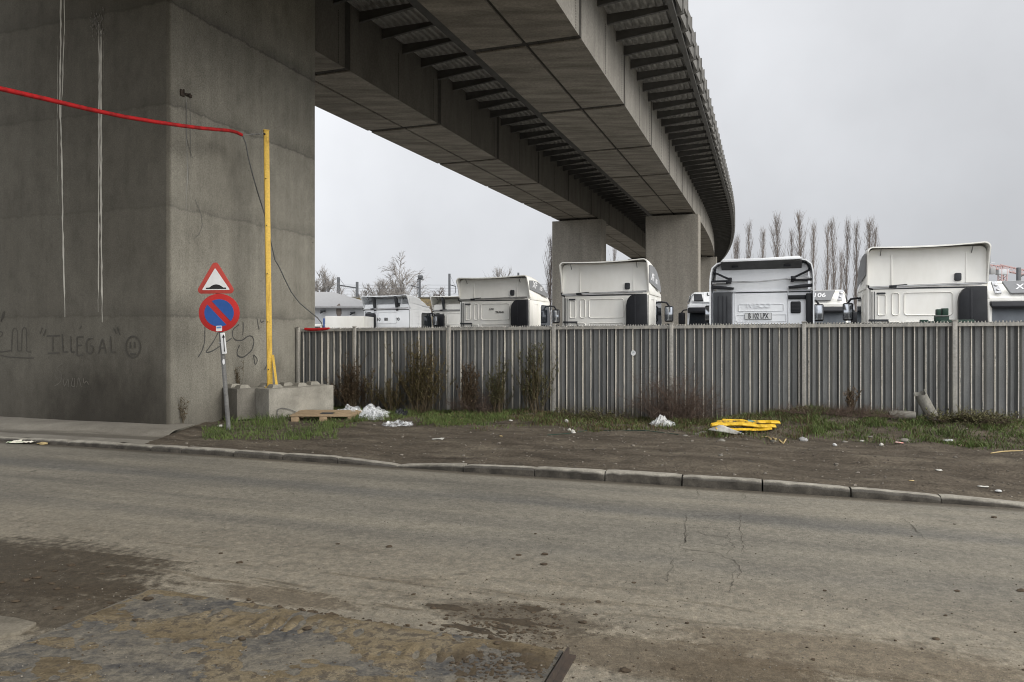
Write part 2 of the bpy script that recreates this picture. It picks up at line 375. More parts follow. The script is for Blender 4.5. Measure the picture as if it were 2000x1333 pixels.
# ---------------------------------------------------------------- road
def road_mat():
    m, nt, b = newmat('dusty_asphalt')
    pos = coords(nt, 'Position'); x, y, z = sepxyz(nt, pos)
    al = coords(nt, 'Position', (1, 1, 1), (0, 0, math.atan(.33)))           # x along the kerb
    ax, ay, az = sepxyz(nt, al)
    streak = noise(nt, coords(nt, 'Position', (1, 1, 1), (0, 0, math.atan(.33))), 1, 2)
    mpn = N(nt, 'ShaderNodeMapping'); mpn.inputs['Scale'].default_value = (.22, 2.2, 1); nt.links.new(al, mpn.inputs['Vector'])
    lane = noise(nt, mpn.outputs[0], 1.0, 5, .55)
    fine = noise(nt, pos, 90, 3, .7); mid = noise(nt, pos, 14, 5, .65); big = noise(nt, pos, .7, 5, .6)
    agg = N(nt, 'ShaderNodeTexVoronoi'); agg.inputs['Scale'].default_value = 120; nt.links.new(pos, agg.inputs['Vector'])
    col = ramp(nt, lane, [(.3, (.128, .119, .10)), (.5, (.174, .161, .132)), (.72, (.226, .206, .163))])
    # wheel tracks, darker and bluer, parallel to the kerb
    for c, wd, k in ((7.3, .38, .34), (5.75, .3, .18)):
        d = math_(nt, 'ABSOLUTE', math_(nt, 'SUBTRACT', math_(nt, 'ADD', ay, math_(nt, 'MULTIPLY', math_(nt, 'SUBTRACT', big, .5), .5)), c))
        col = mix(nt, math_(nt, 'MULTIPLY', sstep(nt, d, wd, 0), k*1.5), col, (.088, .088, .086))
    # pale dust towards the camera side
    du = math_(nt, 'MULTIPLY', sstep(nt, math_(nt, 'ADD', ay, math_(nt, 'MULTIPLY', lane, 1.2)), 7.0, 5.0), ramp(nt, mid, [(.3, .3), (.7, .8)]))
    col = mix(nt, math_(nt, 'MULTIPLY', du, .75), col, (.25, .215, .158))
    # mud trails: wavering brown streaks along the road
    mp2 = N(nt, 'ShaderNodeMapping'); mp2.inputs['Scale'].default_value = (.45, 3.2, 1); mp2.inputs['Location'].default_value = (4, 2, 0); nt.links.new(al, mp2.inputs['Vector'])
    tr = noise(nt, mp2.outputs[0], 1.3, 6, .65, .6)
    near = sstep(nt, ay, 5.6, 4.4)
    col = mix(nt, math_(nt, 'MULTIPLY', math_(nt, 'MULTIPLY', sstep(nt, tr, .54, .66), near), .75), col, (.08, .062, .04))
    # wet muddy patch on the left and another at the lower right
    def patch(cx, cy, rx, ry, k, c, lo=1.35, hi=.5):
        nonlocal col
        u = math_(nt, 'DIVIDE', math_(nt, 'ADD', math_(nt, 'SUBTRACT', ax, cx), math_(nt, 'MULTIPLY_ADD', mid, .3, -.15)), rx); v_ = math_(nt, 'DIVIDE', math_(nt, 'SUBTRACT', ay, cy), ry)
        dd = math_(nt, 'ADD', math_(nt, 'ADD', math_(nt, 'MULTIPLY', u, u), math_(nt, 'MULTIPLY', v_, v_)), math_(nt, 'MULTIPLY_ADD', tr, 3.0, -1.4))
        dd = math_(nt, 'ADD', dd, math_(nt, 'MULTIPLY_ADD', mid, 1.6, -.8))
        col = mix(nt, math_(nt, 'MULTIPLY', sstep(nt, dd, lo, hi), k), col, c)
    ca, sa = math.cos(math.atan(.33)), math.sin(math.atan(.33))
    def rot(p): return (p.x*ca-p.y*sa, p.x*sa+p.y*ca)
    for px, py, rx, ry, k, c in ((30, 1110, 1.5, .7, .9, (.045, .034, .021)), (120, 1190, 1.15, .42, .8, (.05, .038, .024)), (1330, 1290, .85, .3, .7, (.085, .065, .042)), (1010, 1205, .7, .22, .7, (.06, .046, .03)),
                                 (1700, 1290, 1.2, .32, .6, (.11, .084, .054)), (560, 1165, .6, .16, .6, (.07, .05, .03)), (1500, 1330, .6, .2, .5, (.09, .068, .042))):
        q = rot(G(px, py, ROADZ)); patch(q[0], q[1], rx, ry, k, c)
    # oil spots
    vo = N(nt, 'ShaderNodeTexVoronoi'); vo.inputs['Scale'].default_value = 1.15; nt.links.new(pos, vo.inputs['Vector'])
    vd = math_(nt, 'ADD', vo.outputs['Distance'], math_(nt, 'MULTIPLY_ADD', mid, .1, -.05))
    col = mix(nt, math_(nt, 'MULTIPLY', math_(nt, 'MULTIPLY', sstep(nt, vd, .09, .05), sstep(nt, big, .45, .6)), .5), col, (.06, .053, .043))
    # wet gutter dirt along the kerb
    gut = math_(nt, 'SUBTRACT', 8.637, math_(nt, 'ADD', ay, math_(nt, 'MULTIPLY_ADD', mid, .16, -.02)))
    col = mix(nt, math_(nt, 'MULTIPLY', sstep(nt, gut, .16, .0), .75), col, (.05, .04, .028))
    col = mix(nt, 1, col, ramp(nt, fine, [(.3, .72), (.7, 1.2)]), 'MULTIPLY')
    col = mix(nt, 1, col, ramp(nt, mid, [(.3, .8), (.7, 1.16)]), 'MULTIPLY')
    gr_ = noise(nt, pos, 38, 4, .75); col = mix(nt, 1, col, ramp(nt, gr_, [(.32, .74), (.68, 1.24)]), 'MULTIPLY')
    sp_ = N(nt, 'ShaderNodeTexVoronoi'); sp_.inputs['Scale'].default_value = 26; nt.links.new(pos, sp_.inputs['Vector'])
    col = mix(nt, math_(nt, 'MULTIPLY', sstep(nt, sp_.outputs['Distance'], .16, .08), .5), col, (.06, .054, .045))
    sp2 = N(nt, 'ShaderNodeTexVoronoi'); sp2.inputs['Scale'].default_value = 19; nt.links.new(coords(nt, 'Position', (1, 1, 1), (0, 0, .4), (3, 1, 0)), sp2.inputs['Vector'])
    col = mix(nt, math_(nt, 'MULTIPLY', sstep(nt, sp2.outputs['Distance'], .09, .04), .5), col, (.36, .34, .3))
    col = mix(nt, 1, col, ramp(nt, big, [(.3, .9), (.7, 1.07)]), 'MULTIPLY')
    nt.links.new(col, b.inputs['Base Color']); b.inputs['Specular IOR Level'].default_value = .25
    nt.links.new(ramp(nt, big, [(.3, .72), (.7, .9)]), b.inputs['Roughness'])
    bump(nt, b, math_(nt, 'ADD', math_(nt, 'MULTIPLY', agg.outputs['Distance'], .5), math_(nt, 'MULTIPLY', mid, 1.2)), .55, .012)
    return m
M['road'] = road_mat()
mb = MB()
rows = []
for s_ in (0, .4, 1, 2, 4, 8, 16, 40):
    rows.append([Vector((x, kerb_y(x), ROADZ))+KN*s_ for x in (-90, -40, -20, -10, -5, 0, 5, 10, 20, 40, 90)])
mb.grid(rows); road = tag(obj('road', mb, M['road']), kind='structure')
# cracks in the asphalt patch
mb = MB()
cr = [[(1600,270),(1605,330),(1590,400),(1565,430),(1650,440),(1760,455),(1830,490),(1870,530),(1855,580)], [(1615,325),(1700,328),(1805,350),(1810,390),(1840,420),(1800,455)], [(1660,350),(1700,365),(1800,375)],
      [(1680,390),(1740,410),(1800,420)], [(1870,265),(1865,300),(1870,350),(1875,400),(1870,450)], [(1535,480),(1530,520),(1510,560),(1505,590)], [(1835,540),(1830,600),(1810,650)], [(1660,140),(1655,175)], [(1885,150),(1880,190)],
      [(2650,280),(2700,320),(2770,390)], [(1640,275),(1720,268),(1800,275)], [(1590,400),(1600,360)]]
for c in cr:
    pts = []
    for (a, b_) in zip(c, c[1:]):
        for k in range(5):
            t = k/5; pts.append(G(700+(a[0]+(b_[0]-a[0])*t)/2.5+R.uniform(-4, 4), 900+(a[1]+(b_[1]-a[1])*t)/2.5+R.uniform(-.7, .7), ROADZ))
    pts.append(G(700+c[-1][0]/2.5, 900+c[-1][1]/2.5, ROADZ))
    mb.ribbon(pts, [R.choice((.003, .004, .006, .010))*R.uniform(.6, 1.1) for _ in pts], (0, 0, 1), .004)
obj('crack', mb, nmat('crack_dirt', (.10, .09, .072), (.06, .053, .043), 20, .95), road)
# ---------------------------------------------------------------- far ground and the yard
def dirt_mat():
    m, nt, b = newmat('trodden_dirt'); pos = coords(nt, 'Position')
    al = coords(nt, 'Position', (1, 1, 1), (0, 0, math.atan(.36)))
    mp = N(nt, 'ShaderNodeMapping'); mp.inputs['Scale'].default_value = (.5, 2.6, 1); nt.links.new(al, mp.inputs['Vector'])
    f = noise(nt, mp.outputs[0], 1.2, 7, .65); g = noise(nt, pos, 22, 5, .7); h = noise(nt, pos, 2.1, 6, .7); fi = noise(nt, pos, 80, 3, .7)
    col = ramp(nt, f, [(.28, (.047, .038, .028)), (.5, (.098, .081, .061)), (.74, (.158, .135, .102))])
    col = mix(nt, 1, col, ramp(nt, g, [(.28, .6), (.72, 1.3)]), 'MULTIPLY')
    col = mix(nt, 1, col, ramp(nt, h, [(.3, .78), (.7, 1.15)]), 'MULTIPLY')
    col = mix(nt, math_(nt, 'MULTIPLY', sstep(nt, fi, .69, .74), .6), col, (.24, .22, .18))
    nt.links.new(col, b.inputs['Base Color']); b.inputs['Roughness'].default_value = .93; b.inputs['Specular IOR Level'].default_value = .18
    bump(nt, b, math_(nt, 'ADD', g, math_(nt, 'MULTIPLY', h, 2)), .9, .05); return m
M['dirt'] = dirt_mat()
mb = MB(); mb.grid([[(-1500, -300, -.34), (1500, -300, -.34)], [(-1500, 2200, -.34), (1500, 2200, -.34)]])
tag(obj('ground', mb, nmat('far_ground', (.14, .13, .1), (.09, .085, .06), .05, .95, kind='Position')), kind='structure')
mb = MB(); mb.grid([[F0+FD*t-FN*d+Vector((0, 0, -.03)) for t in (-60, -20, 0, 20, 60, 120)] for d in (.12, 10, 30, 80, 160)])
tag(obj('yard', mb, nmat('yard_gravel', (.22, .21, .19), (.14, .135, .12), 3, .95, kind='Position', fine=30)), kind='structure')
# ---------------------------------------------------------------- verge
def vgrid(x0, x1, nx, ylim, ny):
    rows = []
    for j in range(ny+1):
        r = []
        for i in range(nx+1):
            x = x0+(x1-x0)*i/nx; a = kerb_y(x)+.155; e = ylim(x); y = a+(e-a)*j/ny
            r.append(Vector((x, y, verge_z(x, y))))
        rows.append(r)
    return rows
def fence_y(x): return F0.y+(x-F0.x)*FD.y/FD.x
mb = MB(); mb.grid(vgrid(-5.75, 17, 330, lambda x: fence_y(x)+.35, 75)); tag(obj('verge', mb, M['dirt'], angle=60), kind='structure')
# pavement in front of the pier
def pave_mat():
    m, nt, b = newmat('worn_pavement'); pos = coords(nt, 'Position'); al = coords(nt, 'Position', (1, 1, 1), (0, 0, math.atan(.33)))
    f = noise(nt, pos, 1.5, 6, .65); g = noise(nt, pos, 50, 3, .7)
    mp = N(nt, 'ShaderNodeMapping'); mp.inputs['Scale'].default_value = (.5, 4, 1); nt.links.new(al, mp.inputs['Vector']); s = noise(nt, mp.outputs[0], 1, 5, .6)
    col = ramp(nt, f, [(.3, (.12, .108, .088)), (.7, (.2, .186, .155))])
    ax, ay, az = sepxyz(nt, al); d = math_(nt, 'SUBTRACT', math_(nt, 'ADD', ay, math_(nt, 'MULTIPLY_ADD', s, .5, -.25)), 9.33)
    col = mix(nt, math_(nt, 'MULTIPLY', sstep(nt, math_(nt, 'ABSOLUTE', d), .2, .06), .75), col, (.055, .046, .033))
    col = mix(nt, 1, col, ramp(nt, g, [(.3, .75), (.7, 1.2)]), 'MULTIPLY')
    nt.links.new(col, b.inputs['Base Color']); b.inputs['Roughness'].default_value = .93; bump(nt, b, g, .4, .01); return m
M['pave'] = pave_mat()
rows = []
for j in range(25):
    r = []
    for i in range(90):
        x = -24+(-5.72+24)*i/89; a = kerb_y(x)+.155; e = kerb_y(x)+1.62+.35; y = a+(e-a)*j/24; t = j/24
        z = ROADZ+kerb_h(x)+.002+(.07)*sm(.35, .6, t)-.02*math.exp(-((t-.3)/.1)**2)+mnoise.noise(Vector((x*2, y*2, 2)))*.008
        r.append(Vector((x, y, z)))
    rows.append(r)
mb = MB(); mb.grid(rows); tag(obj('pavement', mb, M['pave'], angle=60), kind='structure')
# kerb: one row of old concrete stones, each a little out of line
mb = MB(); kj = [-24+1.0*i for i in range(15)]+[-9.05, -8.05, -7.1, -6.15, -5.5, -4.95, -4.05, -3.25, -2.41, -1.55, -.63, .28, 1.13, 2.0, 2.85, 3.72, 4.55, 5.45, 6.4, 7.4, 8.4, 9.4, 10.4, 12, 13, 14, 15]
kr = random.Random(3)
for a, b_ in zip(kj, kj[1:]):
    g = .008; ha, hb = kerb_h(a+.02)+kr.uniform(-.006, .006), kerb_h(b_-.02)+kr.uniform(-.006, .006)
    o = kr.uniform(-.012, .012); n = 10; sec = []
    for i in range(n+1):
        x = a+g+(b_-a-2*g)*i/n; h = ha+(hb-ha)*i/n; base = Vector((x, kerb_y(x)+o, 0)); bk = -KN
        e = .5 if i in (0, n) else 1; wv = mnoise.noise(Vector((x*7, 3, 1)))*.008; c = .022+abs(mnoise.noise(Vector((x*5, 8, 1))))*.03
        h2 = h-(.008 if e < 1 else 0)
        sec.append([base+Vector((0, 0, ROADZ-.1)), base+Vector((0, 0, ROADZ+max(.004, h2-c+wv))), base+bk*c+Vector((0, 0, ROADZ+h2+wv*.5)), base+bk*.15+Vector((0, 0, ROADZ+h2)), base+bk*.15+Vector((0, 0, ROADZ-.1))])
    g0 = len(mb.mi); mb.grid(sec)
    for r_i in range(n): mb.mi[g0+r_i*4] = 1; mb.mi[g0+r_i*4+1] = 0
    for q in (sec[0], sec[-1]): mb.add(q, [list(range(5))])
def kerb_mat():
    m, nt, b = newmat('kerb_concrete'); pos = coords(nt, 'Position'); f = noise(nt, pos, 5, 6, .65); g = noise(nt, pos, 60, 3, .7)
    col = ramp(nt, f, [(.3, (.15, .138, .113)), (.7, (.32, .30, .255))])
    ge = N(nt, 'ShaderNodeNewGeometry'); nx, ny, nz = sepxyz(nt, ge.outputs['Normal'])
    # the road face is coloured darker than the top
    px, py, pz = sepxyz(nt, pos); d = math_(nt, 'ADD', pz, math_(nt, 'MULTIPLY_ADD', f, .1, -.05))
    al = math_(nt, 'ADD', py, math_(nt, 'MULTIPLY', px, .33))
    face = sstep(nt, math_(nt, 'ADD', al, math_(nt, 'MULTIPLY_ADD', f, .03, -.015)), 9.135, 9.105)
    col = mix(nt, math_(nt, 'MULTIPLY', face, .88), col, (.036, .032, .027))
    col = mix(nt, 1, col, ramp(nt, g, [(.3, .75), (.7, 1.2)]), 'MULTIPLY')
    nt.links.new(col, b.inputs['Base Color']); b.inputs['Roughness'].default_value = .9; bump(nt, b, g, .5, .01); return m
tag(obj('kerb', mb, [kerb_mat(), nmat('kerb_face', (.08, .071, .058), (.028, .025, .02), 5, .9, bmp=.4, kind='Position', fine=60, lo=.38, hi=.68)], angle=50), kind='structure')
# ---------------------------------------------------------------- muddy steel plate in the foreground
def plate_mat():
    m, nt, b = newmat('worn_road_steel'); pos = coords(nt, 'Position'); al = coords(nt, 'Position', (.8, 2.2, 1), (0, 0, math.atan(.33)))
    f = noise(nt, al, 1.6, 8, .7, .5); g = noise(nt, pos, 16, 6, .75, .3); h = noise(nt, pos, 75, 3, .75)
    sc = noise(nt, coords(nt, 'Position', (3, 40, 1), (0, 0, -.5)), 1, 4, .7)
    dust = sstep(nt, math_(nt, 'ADD', math_(nt, 'MULTIPLY', f, .7), math_(nt, 'MULTIPLY', g, .4)), .40, .66)
    col = mix(nt, dust, ramp(nt, g, [(.3, (.04, .04, .041)), (.7, (.085, .083, .08))]), ramp(nt, g, [(.3, (.11, .097, .076)), (.7, (.18, .161, .126))]))
    col = mix(nt, math_(nt, 'MULTIPLY', sstep(nt, sc, .62, .7), .35), col, (.03, .03, .033))
    col = mix(nt, 1, col, ramp(nt, h, [(.3, .66), (.7, 1.25)]), 'MULTIPLY')
    nt.links.new(col, b.inputs['Base Color']); nt.links.new(ramp(nt, dust, [(0, .55), (1, .9)]), b.inputs['Roughness']); b.inputs['Specular IOR Level'].default_value = .25
    bump(nt, b, math_(nt, 'ADD', g, math_(nt, 'MULTIPLY', dust, .5)), .5, .012); return m
M['plate'] = plate_mat()
pc = Vector((.287, 4.01, 0)); pd = Vector((-.9438, .3304, 0)); pn = Vector((-.3304, -.9438, 0)); L = 2.96
hole = G(1013, 1286, ROADZ+.035); hu, hv = (hole-pc).dot(pd), (hole-pc).dot(pn)
rt = thing('steel_plate', 'muddy rusty steel road plate lying flat in the foreground, lower left', 'steel plate', pc+Vector((0, 0, ROADZ)))
mb = MB(); ring = []; out = []
zt = ROADZ+.034
def pl(u, v, z): return pc+pd*u+pn*v+Vector((0, 0, z))
sq = .09
for k in range(16):
    a = 2*PI*k/16; c_, s_ = math.cos(a), math.sin(a); q = 1/max(abs(c_), abs(s_))
    ring.append((hu+.021*c_, hv+.024*s_)); out.append((hu+sq*c_*q, hv+sq*s_*q))
b0 = len(mb.v)
mb.add([pl(u, v, zt) for u, v in ring]+[pl(u, v, zt) for u, v in out]+[pl(u, v, ROADZ+.004) for u, v in ring],
       [(k, (k+1) % 16, 16+(k+1) % 16, 16+k) for k in range(16)]+[(k, 32+k, 32+(k+1) % 16, (k+1) % 16) for k in range(16)]+[[32+k for k in range(16)]])
us = [0, hu-sq, hu+sq, .8, 1.4, 2.1, L]; vs = [0, hv-sq, hv+sq, 1.0, 2.0, 3.2]
for i in range(len(us)-1):
    for j in range(len(vs)-1):
        if i == 1 and j == 1: continue
        mb.add([pl(us[i], vs[j], zt), pl(us[i+1], vs[j], zt), pl(us[i+1], vs[j+1], zt), pl(us[i], vs[j+1], zt)], [(0, 1, 2, 3)])
for (a, b_) in (((0, 0), (L, 0)), ((L, 0), (L, 3.2)), ((0, 3.2), (0, 0)), ((0, 3.2), (L, 3.2))):
    mb.add([pl(*a, zt), pl(*b_, zt), pl(*b_, ROADZ-.01), pl(*a, ROADZ-.01)], [(0, 1, 2, 3)])
obj('plate_body', mb, M['plate'], rt, smooth=False)
mb = MB()
mb.prism([(0, 0), (.05, 0), (.05, .012), (.012, .012), (.012, .05), (0, .05)], 0, 2.6, 'xz', M=Matrix.Translation(pl(-.02, -.012, ROADZ+.004)) @ Matrix(((pd.x*-1, pn.x, 0, 0), (pd.y*-1, pn.y, 0, 0), (0, 0, 1, 0), (0, 0, 0, 1))))
tag(obj('angle_bar', mb, M['rust'], origin=pl(0, 0, ROADZ), smooth=False), 'rusty steel angle bar along the right edge of the muddy plate', 'steel bar')
def fbm(x, y, s_, o=5):
    a, t_ = 1.0, 0.0
    for _ in range(o): t_ += a*mnoise.noise(Vector((x, y, s_))); x *= 2.07; y *= 2.07; a *= .52
    return t_
def mudm(name, c1, c2): return nmat(name, c1, c2, 9, .9, bmp=.5, kind='Position', fine=70, bd=.008, lo=.28, hi=.7)
def crust_mat():
    m, nt, b = newmat('dried_mud'); pos = coords(nt, 'Position'); al = coords(nt, 'Position', (1, 2.2, 1), (0, 0, math.atan(.33)))
    f = noise(nt, al, 1.7, 7, .7, .6); g = noise(nt, pos, 13, 6, .75, .4); h = noise(nt, pos, 80, 3, .75)
    col = ramp(nt, f, [(.3, (.075, .057, .034)), (.48, (.155, .122, .074)), (.68, (.21, .178, .124))])
    col = mix(nt, math_(nt, 'MULTIPLY', sstep(nt, math_(nt, 'ADD', g, math_(nt, 'MULTIPLY', f, .35)), .66, .78), .8), col, (.05, .042, .034))
    x, y, z = sepxyz(nt, pos); c_ = G(960, 1312, ROADZ); dx = math_(nt, 'DIVIDE', math_(nt, 'SUBTRACT', x, c_.x), .42); dy = math_(nt, 'DIVIDE', math_(nt, 'SUBTRACT', y, c_.y), .2)
    dd = math_(nt, 'ADD', math_(nt, 'ADD', math_(nt, 'MULTIPLY', dx, dx), math_(nt, 'MULTIPLY', dy, dy)), math_(nt, 'MULTIPLY_ADD', g, 2.6, -1.3))
    col = mix(nt, math_(nt, 'MULTIPLY', sstep(nt, dd, 1.3, .3), .85), col, (.05, .037, .023))
    col = mix(nt, 1, col, ramp(nt, g, [(.3, .72), (.7, 1.2)]), 'MULTIPLY'); col = mix(nt, 1, col, ramp(nt, h, [(.3, .7), (.7, 1.25)]), 'MULTIPLY')
    nt.links.new(col, b.inputs['Base Color']); b.inputs['Roughness'].default_value = .9; b.inputs['Specular IOR Level'].default_value = .2
    bump(nt, b, math_(nt, 'ADD', g, math_(nt, 'MULTIPLY', h, .4)), .7, .012); return m
# dried mud caked on the plate: a real layer whose thin places let the steel through
mb = MB(); nu, nv_ = 300, 150; rows = []
for j in range(nv_+1):
    row = []
    for i in range(nu+1):
        u, v = .02+2.92*i/nu, .01+1.5*j/nv_
        h = .010*(fbm(u*1.7+3, v*3.2, 2)-.02-.35*sm(.35, .8, v)*sm(1.3, 2.2, u))+.004*fbm(u*6, v*8, 17)+.5*.010*max(0, fbm(u*2.4, v*5, 7))
        q = 1-abs(v-(.36-.07*u)-.03*math.sin(u*3))/.19
        if q > 0 and .25 < u < 2.3:
            ms_ = sm(-.25, .3, mnoise.noise(Vector((u*2.6, v*5, 12))))
            bar = ms_*math.sin(2*PI*(u/.105+v*1.9+.45*mnoise.noise(Vector((u*2, v*2, 1)))))
            h += q*(.009*bar+.002+.004*mnoise.noise(Vector((u*9, v*9, 5))))
        h += .012*math.exp(-((v-.03)/.05)**2)*(fbm(u*2.2, 1, 4)+.25)
        h += .008*math.exp(-((u-2.85)/.12)**2)*(fbm(v*3, 2, 4)+.3)
        h += .0022*fbm(u*14, v*14, 3)
        row.append(pl(u, v, zt+max(h, -.004)))
    rows.append(row)
mb.grid(rows); tag(obj('mud_crust', mb, crust_mat(), angle=80), 'tan dried mud with tyre prints caked on the steel plate', kind='stuff')
# dark wet mud on the road
for nm_, px, py, rx, ry, hh_, thr, lb in (('wet_mud', 1000, 1212, .5, .2, .016, .46, 'dark crumbly mud behind the right end of the steel plate'), 
                                 ):
    c = G(px, py, ROADZ); kd, kn = KD, KN; mb = MB(); rows = []; n1, n2_ = int(rx*110), max(24, int(ry*150))
    for j in range(n2_+1):
        row = []
        for i in range(n1+1):
            a, b_ = -1+2*i/n1, -1+2*j/n2_; e_ = 1-(a*a+b_*b_)
            x_, y_ = a*rx*1.25, b_*ry*1.25
            h = hh_*(e_*.75-thr+.95*fbm(x_*2.0+px, y_*6, 6))+.0025*fbm(x_*13, y_*13, 9)
            p = c+kd*x_+kn*y_; row.append(Vector((p.x, p.y, ROADZ+max(-.006, min(h, hh_*.9)))))
        rows.append(row)
    mb.grid(rows); tag(obj(nm_, mb, M.setdefault('wetmud', mudm('wet_mud', (.062, .047, .03), (.026, .02, .013))), angle=80), lb, kind='stuff')
# mud ridge pushed up along the plate's back edge, mud clods and grit
mb = MB(); rr = random.Random(11)
for k in range(300):
    u = rr.uniform(.2, 2.4) if rr.random() < .55 else rr.gauss(1.62, .22); v = -abs(rr.gauss(.012, .04)); s_ = rr.choice((.004, .006, .009, .014))*rr.uniform(.6, 1.2)
    p = pl(u, v, ROADZ+s_*.4); mb.ell(p, s_*1.4, s_, s_*.8, 6, 4, .35, rr)
for k in range(520):
    px, py = rr.uniform(-30, 2030), 990+343*rr.random()**.6
    if rr.random() < .5: px = rr.gauss(900, 420); py = rr.gauss(1240, 60)
    if py < 960 or py > 1345: continue
    p = G(px, py, ROADZ); onp = (p-pc).dot(pd); inp = 0 < onp < L and (p-pc).dot(pn) > 0
    s_ = rr.uniform(.0015, .005)*(2.0 if rr.random() < .06 else 1)
    mb.ell(p+Vector((0, 0, (.034 if inp else 0)+s_*.3)), s_*1.5, s_*1.2, s_*.8, 6, 4, .35, rr)
for k in range(900):
    px = rr.gauss(990, 62) if rr.random() < .6 else rr.uniform(880, 1100); py = rr.gauss(1220, 24) if rr.random() < .6 else rr.gauss(1312, 16); s_ = rr.choice((.002, .003, .004, .007))*rr.uniform(.7, 1.5)
    p = G(px, py, ROADZ+s_*.3); inp = 0 < (p-pc).dot(pd) < L and (p-pc).dot(pn) > 0
    mb.ell(p+Vector((0, 0, .034 if inp else 0)), s_*1.6, s_*1.2, s_*.7, 6, 4, .35, rr)
for k in range(46):
    px, py = (rr.uniform(0, 330), rr.uniform(1090, 1215)) if k < 20 else ((rr.uniform(200, 1300), rr.uniform(1060, 1300)) if k < 38 else (rr.uniform(900, 2000), rr.uniform(1000, 1320)))
    p = G(px, py, ROADZ); inp = 0 < (p-pc).dot(pd) < L and (p-pc).dot(pn) > 0; s_ = rr.uniform(.008, .02); mb.ell(p+Vector((0, 0, (.04 if inp else 0)+s_*.25)), s_*1.7, s_*1.2, s_*.55, 9, 6, .25, rr)
mb2 = MB()
for k in range(2600):
    px, py = rr.uniform(-30, 2030), 960+385*rr.random()**.75; p = G(px, py, ROADZ)
    if mnoise.noise(Vector((p.x*1.5, p.y*2.5, 3))) < -.1 and rr.random() < .8: continue
    inp = 0 < (p-pc).dot(pd) < L and (p-pc).dot(pn) > 0; s_ = rr.choice((.0015, .002, .0028, .004))*rr.uniform(.7, 1.3)
    mb2.ell(p+Vector((0, 0, (.036 if inp else 0)+s_*.4)), s_*1.4, s_*1.2, s_, 5, 3, .3, rr)
tag(obj('road_grit', mb2, nmat('grit', (.21, .19, .155), (.07, .062, .05), 25, .9, kind='Position', lo=.42, hi=.56)), kind='stuff', label='fine pale and dark grit strewn over the asphalt')
tag(obj('mud_clods', mb, nmat('mud', (.075, .055, .035), (.04, .03, .02), 30, .9, kind='Position')), kind='stuff', label='dark mud clods and grit scattered over the road')
mb = MB()
for k in range(2600):
    x = rr.uniform(-5.6, 9); e = fence_y(x)-.2; y = kerb_y(x)+.2+(e-kerb_y(x)-.2)*rr.random(); s_ = rr.uniform(.004, .012)*(2 if rr.random() < .05 else 1)
    mb.ell((x, y, verge_z(x, y)+s_*.3), s_*1.3, s_*1.1, s_*.8, 5, 4, .35, rr)
tag(obj('gravel', mb, nmat('gravel_bits', (.2, .18, .15), (.07, .06, .05), 9, .9, kind='Position', lo=.4, hi=.65)), kind='stuff', label='loose gravel and crumbs of soil on the dirt verge')
M['block2b'] = nmat('dusty_slab', (.19, .17, .135), (.1, .088, .066), 6, .9, fine=60, bmp=.4)
cb = thing('concrete_fragment', 'broken pale concrete slab end at the lower left edge beside the plate', 'concrete slab', G(10, 1222, ROADZ))
mb = MB(); q = [G(-60, 1202, ROADZ), G(30, 1212, ROADZ), G(72, 1222, ROADZ), G(40, 1240, ROADZ), G(-60, 1262, ROADZ)]
mb.prism([(p.x, p.y) for p in q], ROADZ-.02, ROADZ+.022, 'xy', bev=.008); obj('slab', mb, M['block2b'], cb)
# ---------------------------------------------------------------- grass
def blade(vs, fs, p, h, wd, az, lean, az2):
    u = Vector((math.cos(az), math.sin(az), 0))*wd; l = Vector((math.cos(az2), math.sin(az2), 0))*lean
    m_ = p+Vector((0, 0, h*.6))+l*.35; t = p+Vector((0, 0, h*(1 if lean < h else .8)))+l; b = len(vs)
    vs += [p-u, p+u, m_+u*.7, m_-u*.7, t]; fs += [[b, b+1, b+2, b+3], [b+3, b+2, b+4]]
def grass_density(t, d):
    """t along the fence, d metres in front of it"""
    n = mnoise.noise(Vector((t*1.1, d*1.5, 5)))*.75+.5; n2 = max(0, mnoise.noise(Vector((t*3.4, d*4, 7)))*.9+.45)
    wmax = 2.5 if t < 3.4 else (2.0 if t < 6 else (1.55 if t < 7.6 else 2.1))
    e = d/wmax+(n-.5)*.9
    return max(0, min(1, 1.35-1.35*e))*(.15+1.1*n2)
gr = random.Random(21); gb = {'a': ([], []), 'b': ([], []), 'c': ([], [])}
cnt = 0
while cnt < 62000:
    t = gr.uniform(-3.4, 13); d = gr.uniform(.02, 3.1)
    if gr.random() > grass_density(t, d): continue
    p = F0+FD*t+FN*d
    if p.x < -5.7 or (t < -1.0 and d < .3): continue
    p.z = verge_z(p.x, p.y)-.005; cl = mnoise.noise(Vector((t*2.2, d*2.2, 1)))
    h = gr.uniform(.02, .07)*(1.2+1.3*cl)*(1.5 if gr.random() < .06 else 1)
    k = 'a' if gr.random() < .62+.4*cl else ('b' if gr.random() < .55 else 'c')
    if 3.9 < t < 9.3 and gr.random() < .45: k = 'c'
    blade(*gb[k], p, h, gr.uniform(.0035, .0075), gr.uniform(0, 6.28), gr.uniform(.2, 1.1)*h, gr.uniform(0, 6.28)); cnt += 1
for _ in range(9000):                                   # tuft round the signpost foot and beside the blocks
    px = gr.uniform(395, 660); py = 812+gr.random()**.8*48
    if gr.random() > .4+.6*mnoise.noise(Vector((px*.02, py*.05, 3))): continue
    if px < 440 and py < 835: continue
    p = GV(px, py); p.z -= .005
    if p.y < kerb_y(p.x)+.6: continue
    h = gr.uniform(.04, .12)*(1.6 if px < 560 and py < 835 else .8); k = 'a' if gr.random() < .7 else 'b'
    blade(*gb[k], p, h, gr.uniform(.003, .007), gr.uniform(0, 6.28), gr.uniform(.2, 1.0)*h, gr.uniform(0, 6.28))
M['ga'] = nmat('green_grass', (.095, .135, .034), (.055, .08, .022), 1.5, .7, kind='Position')
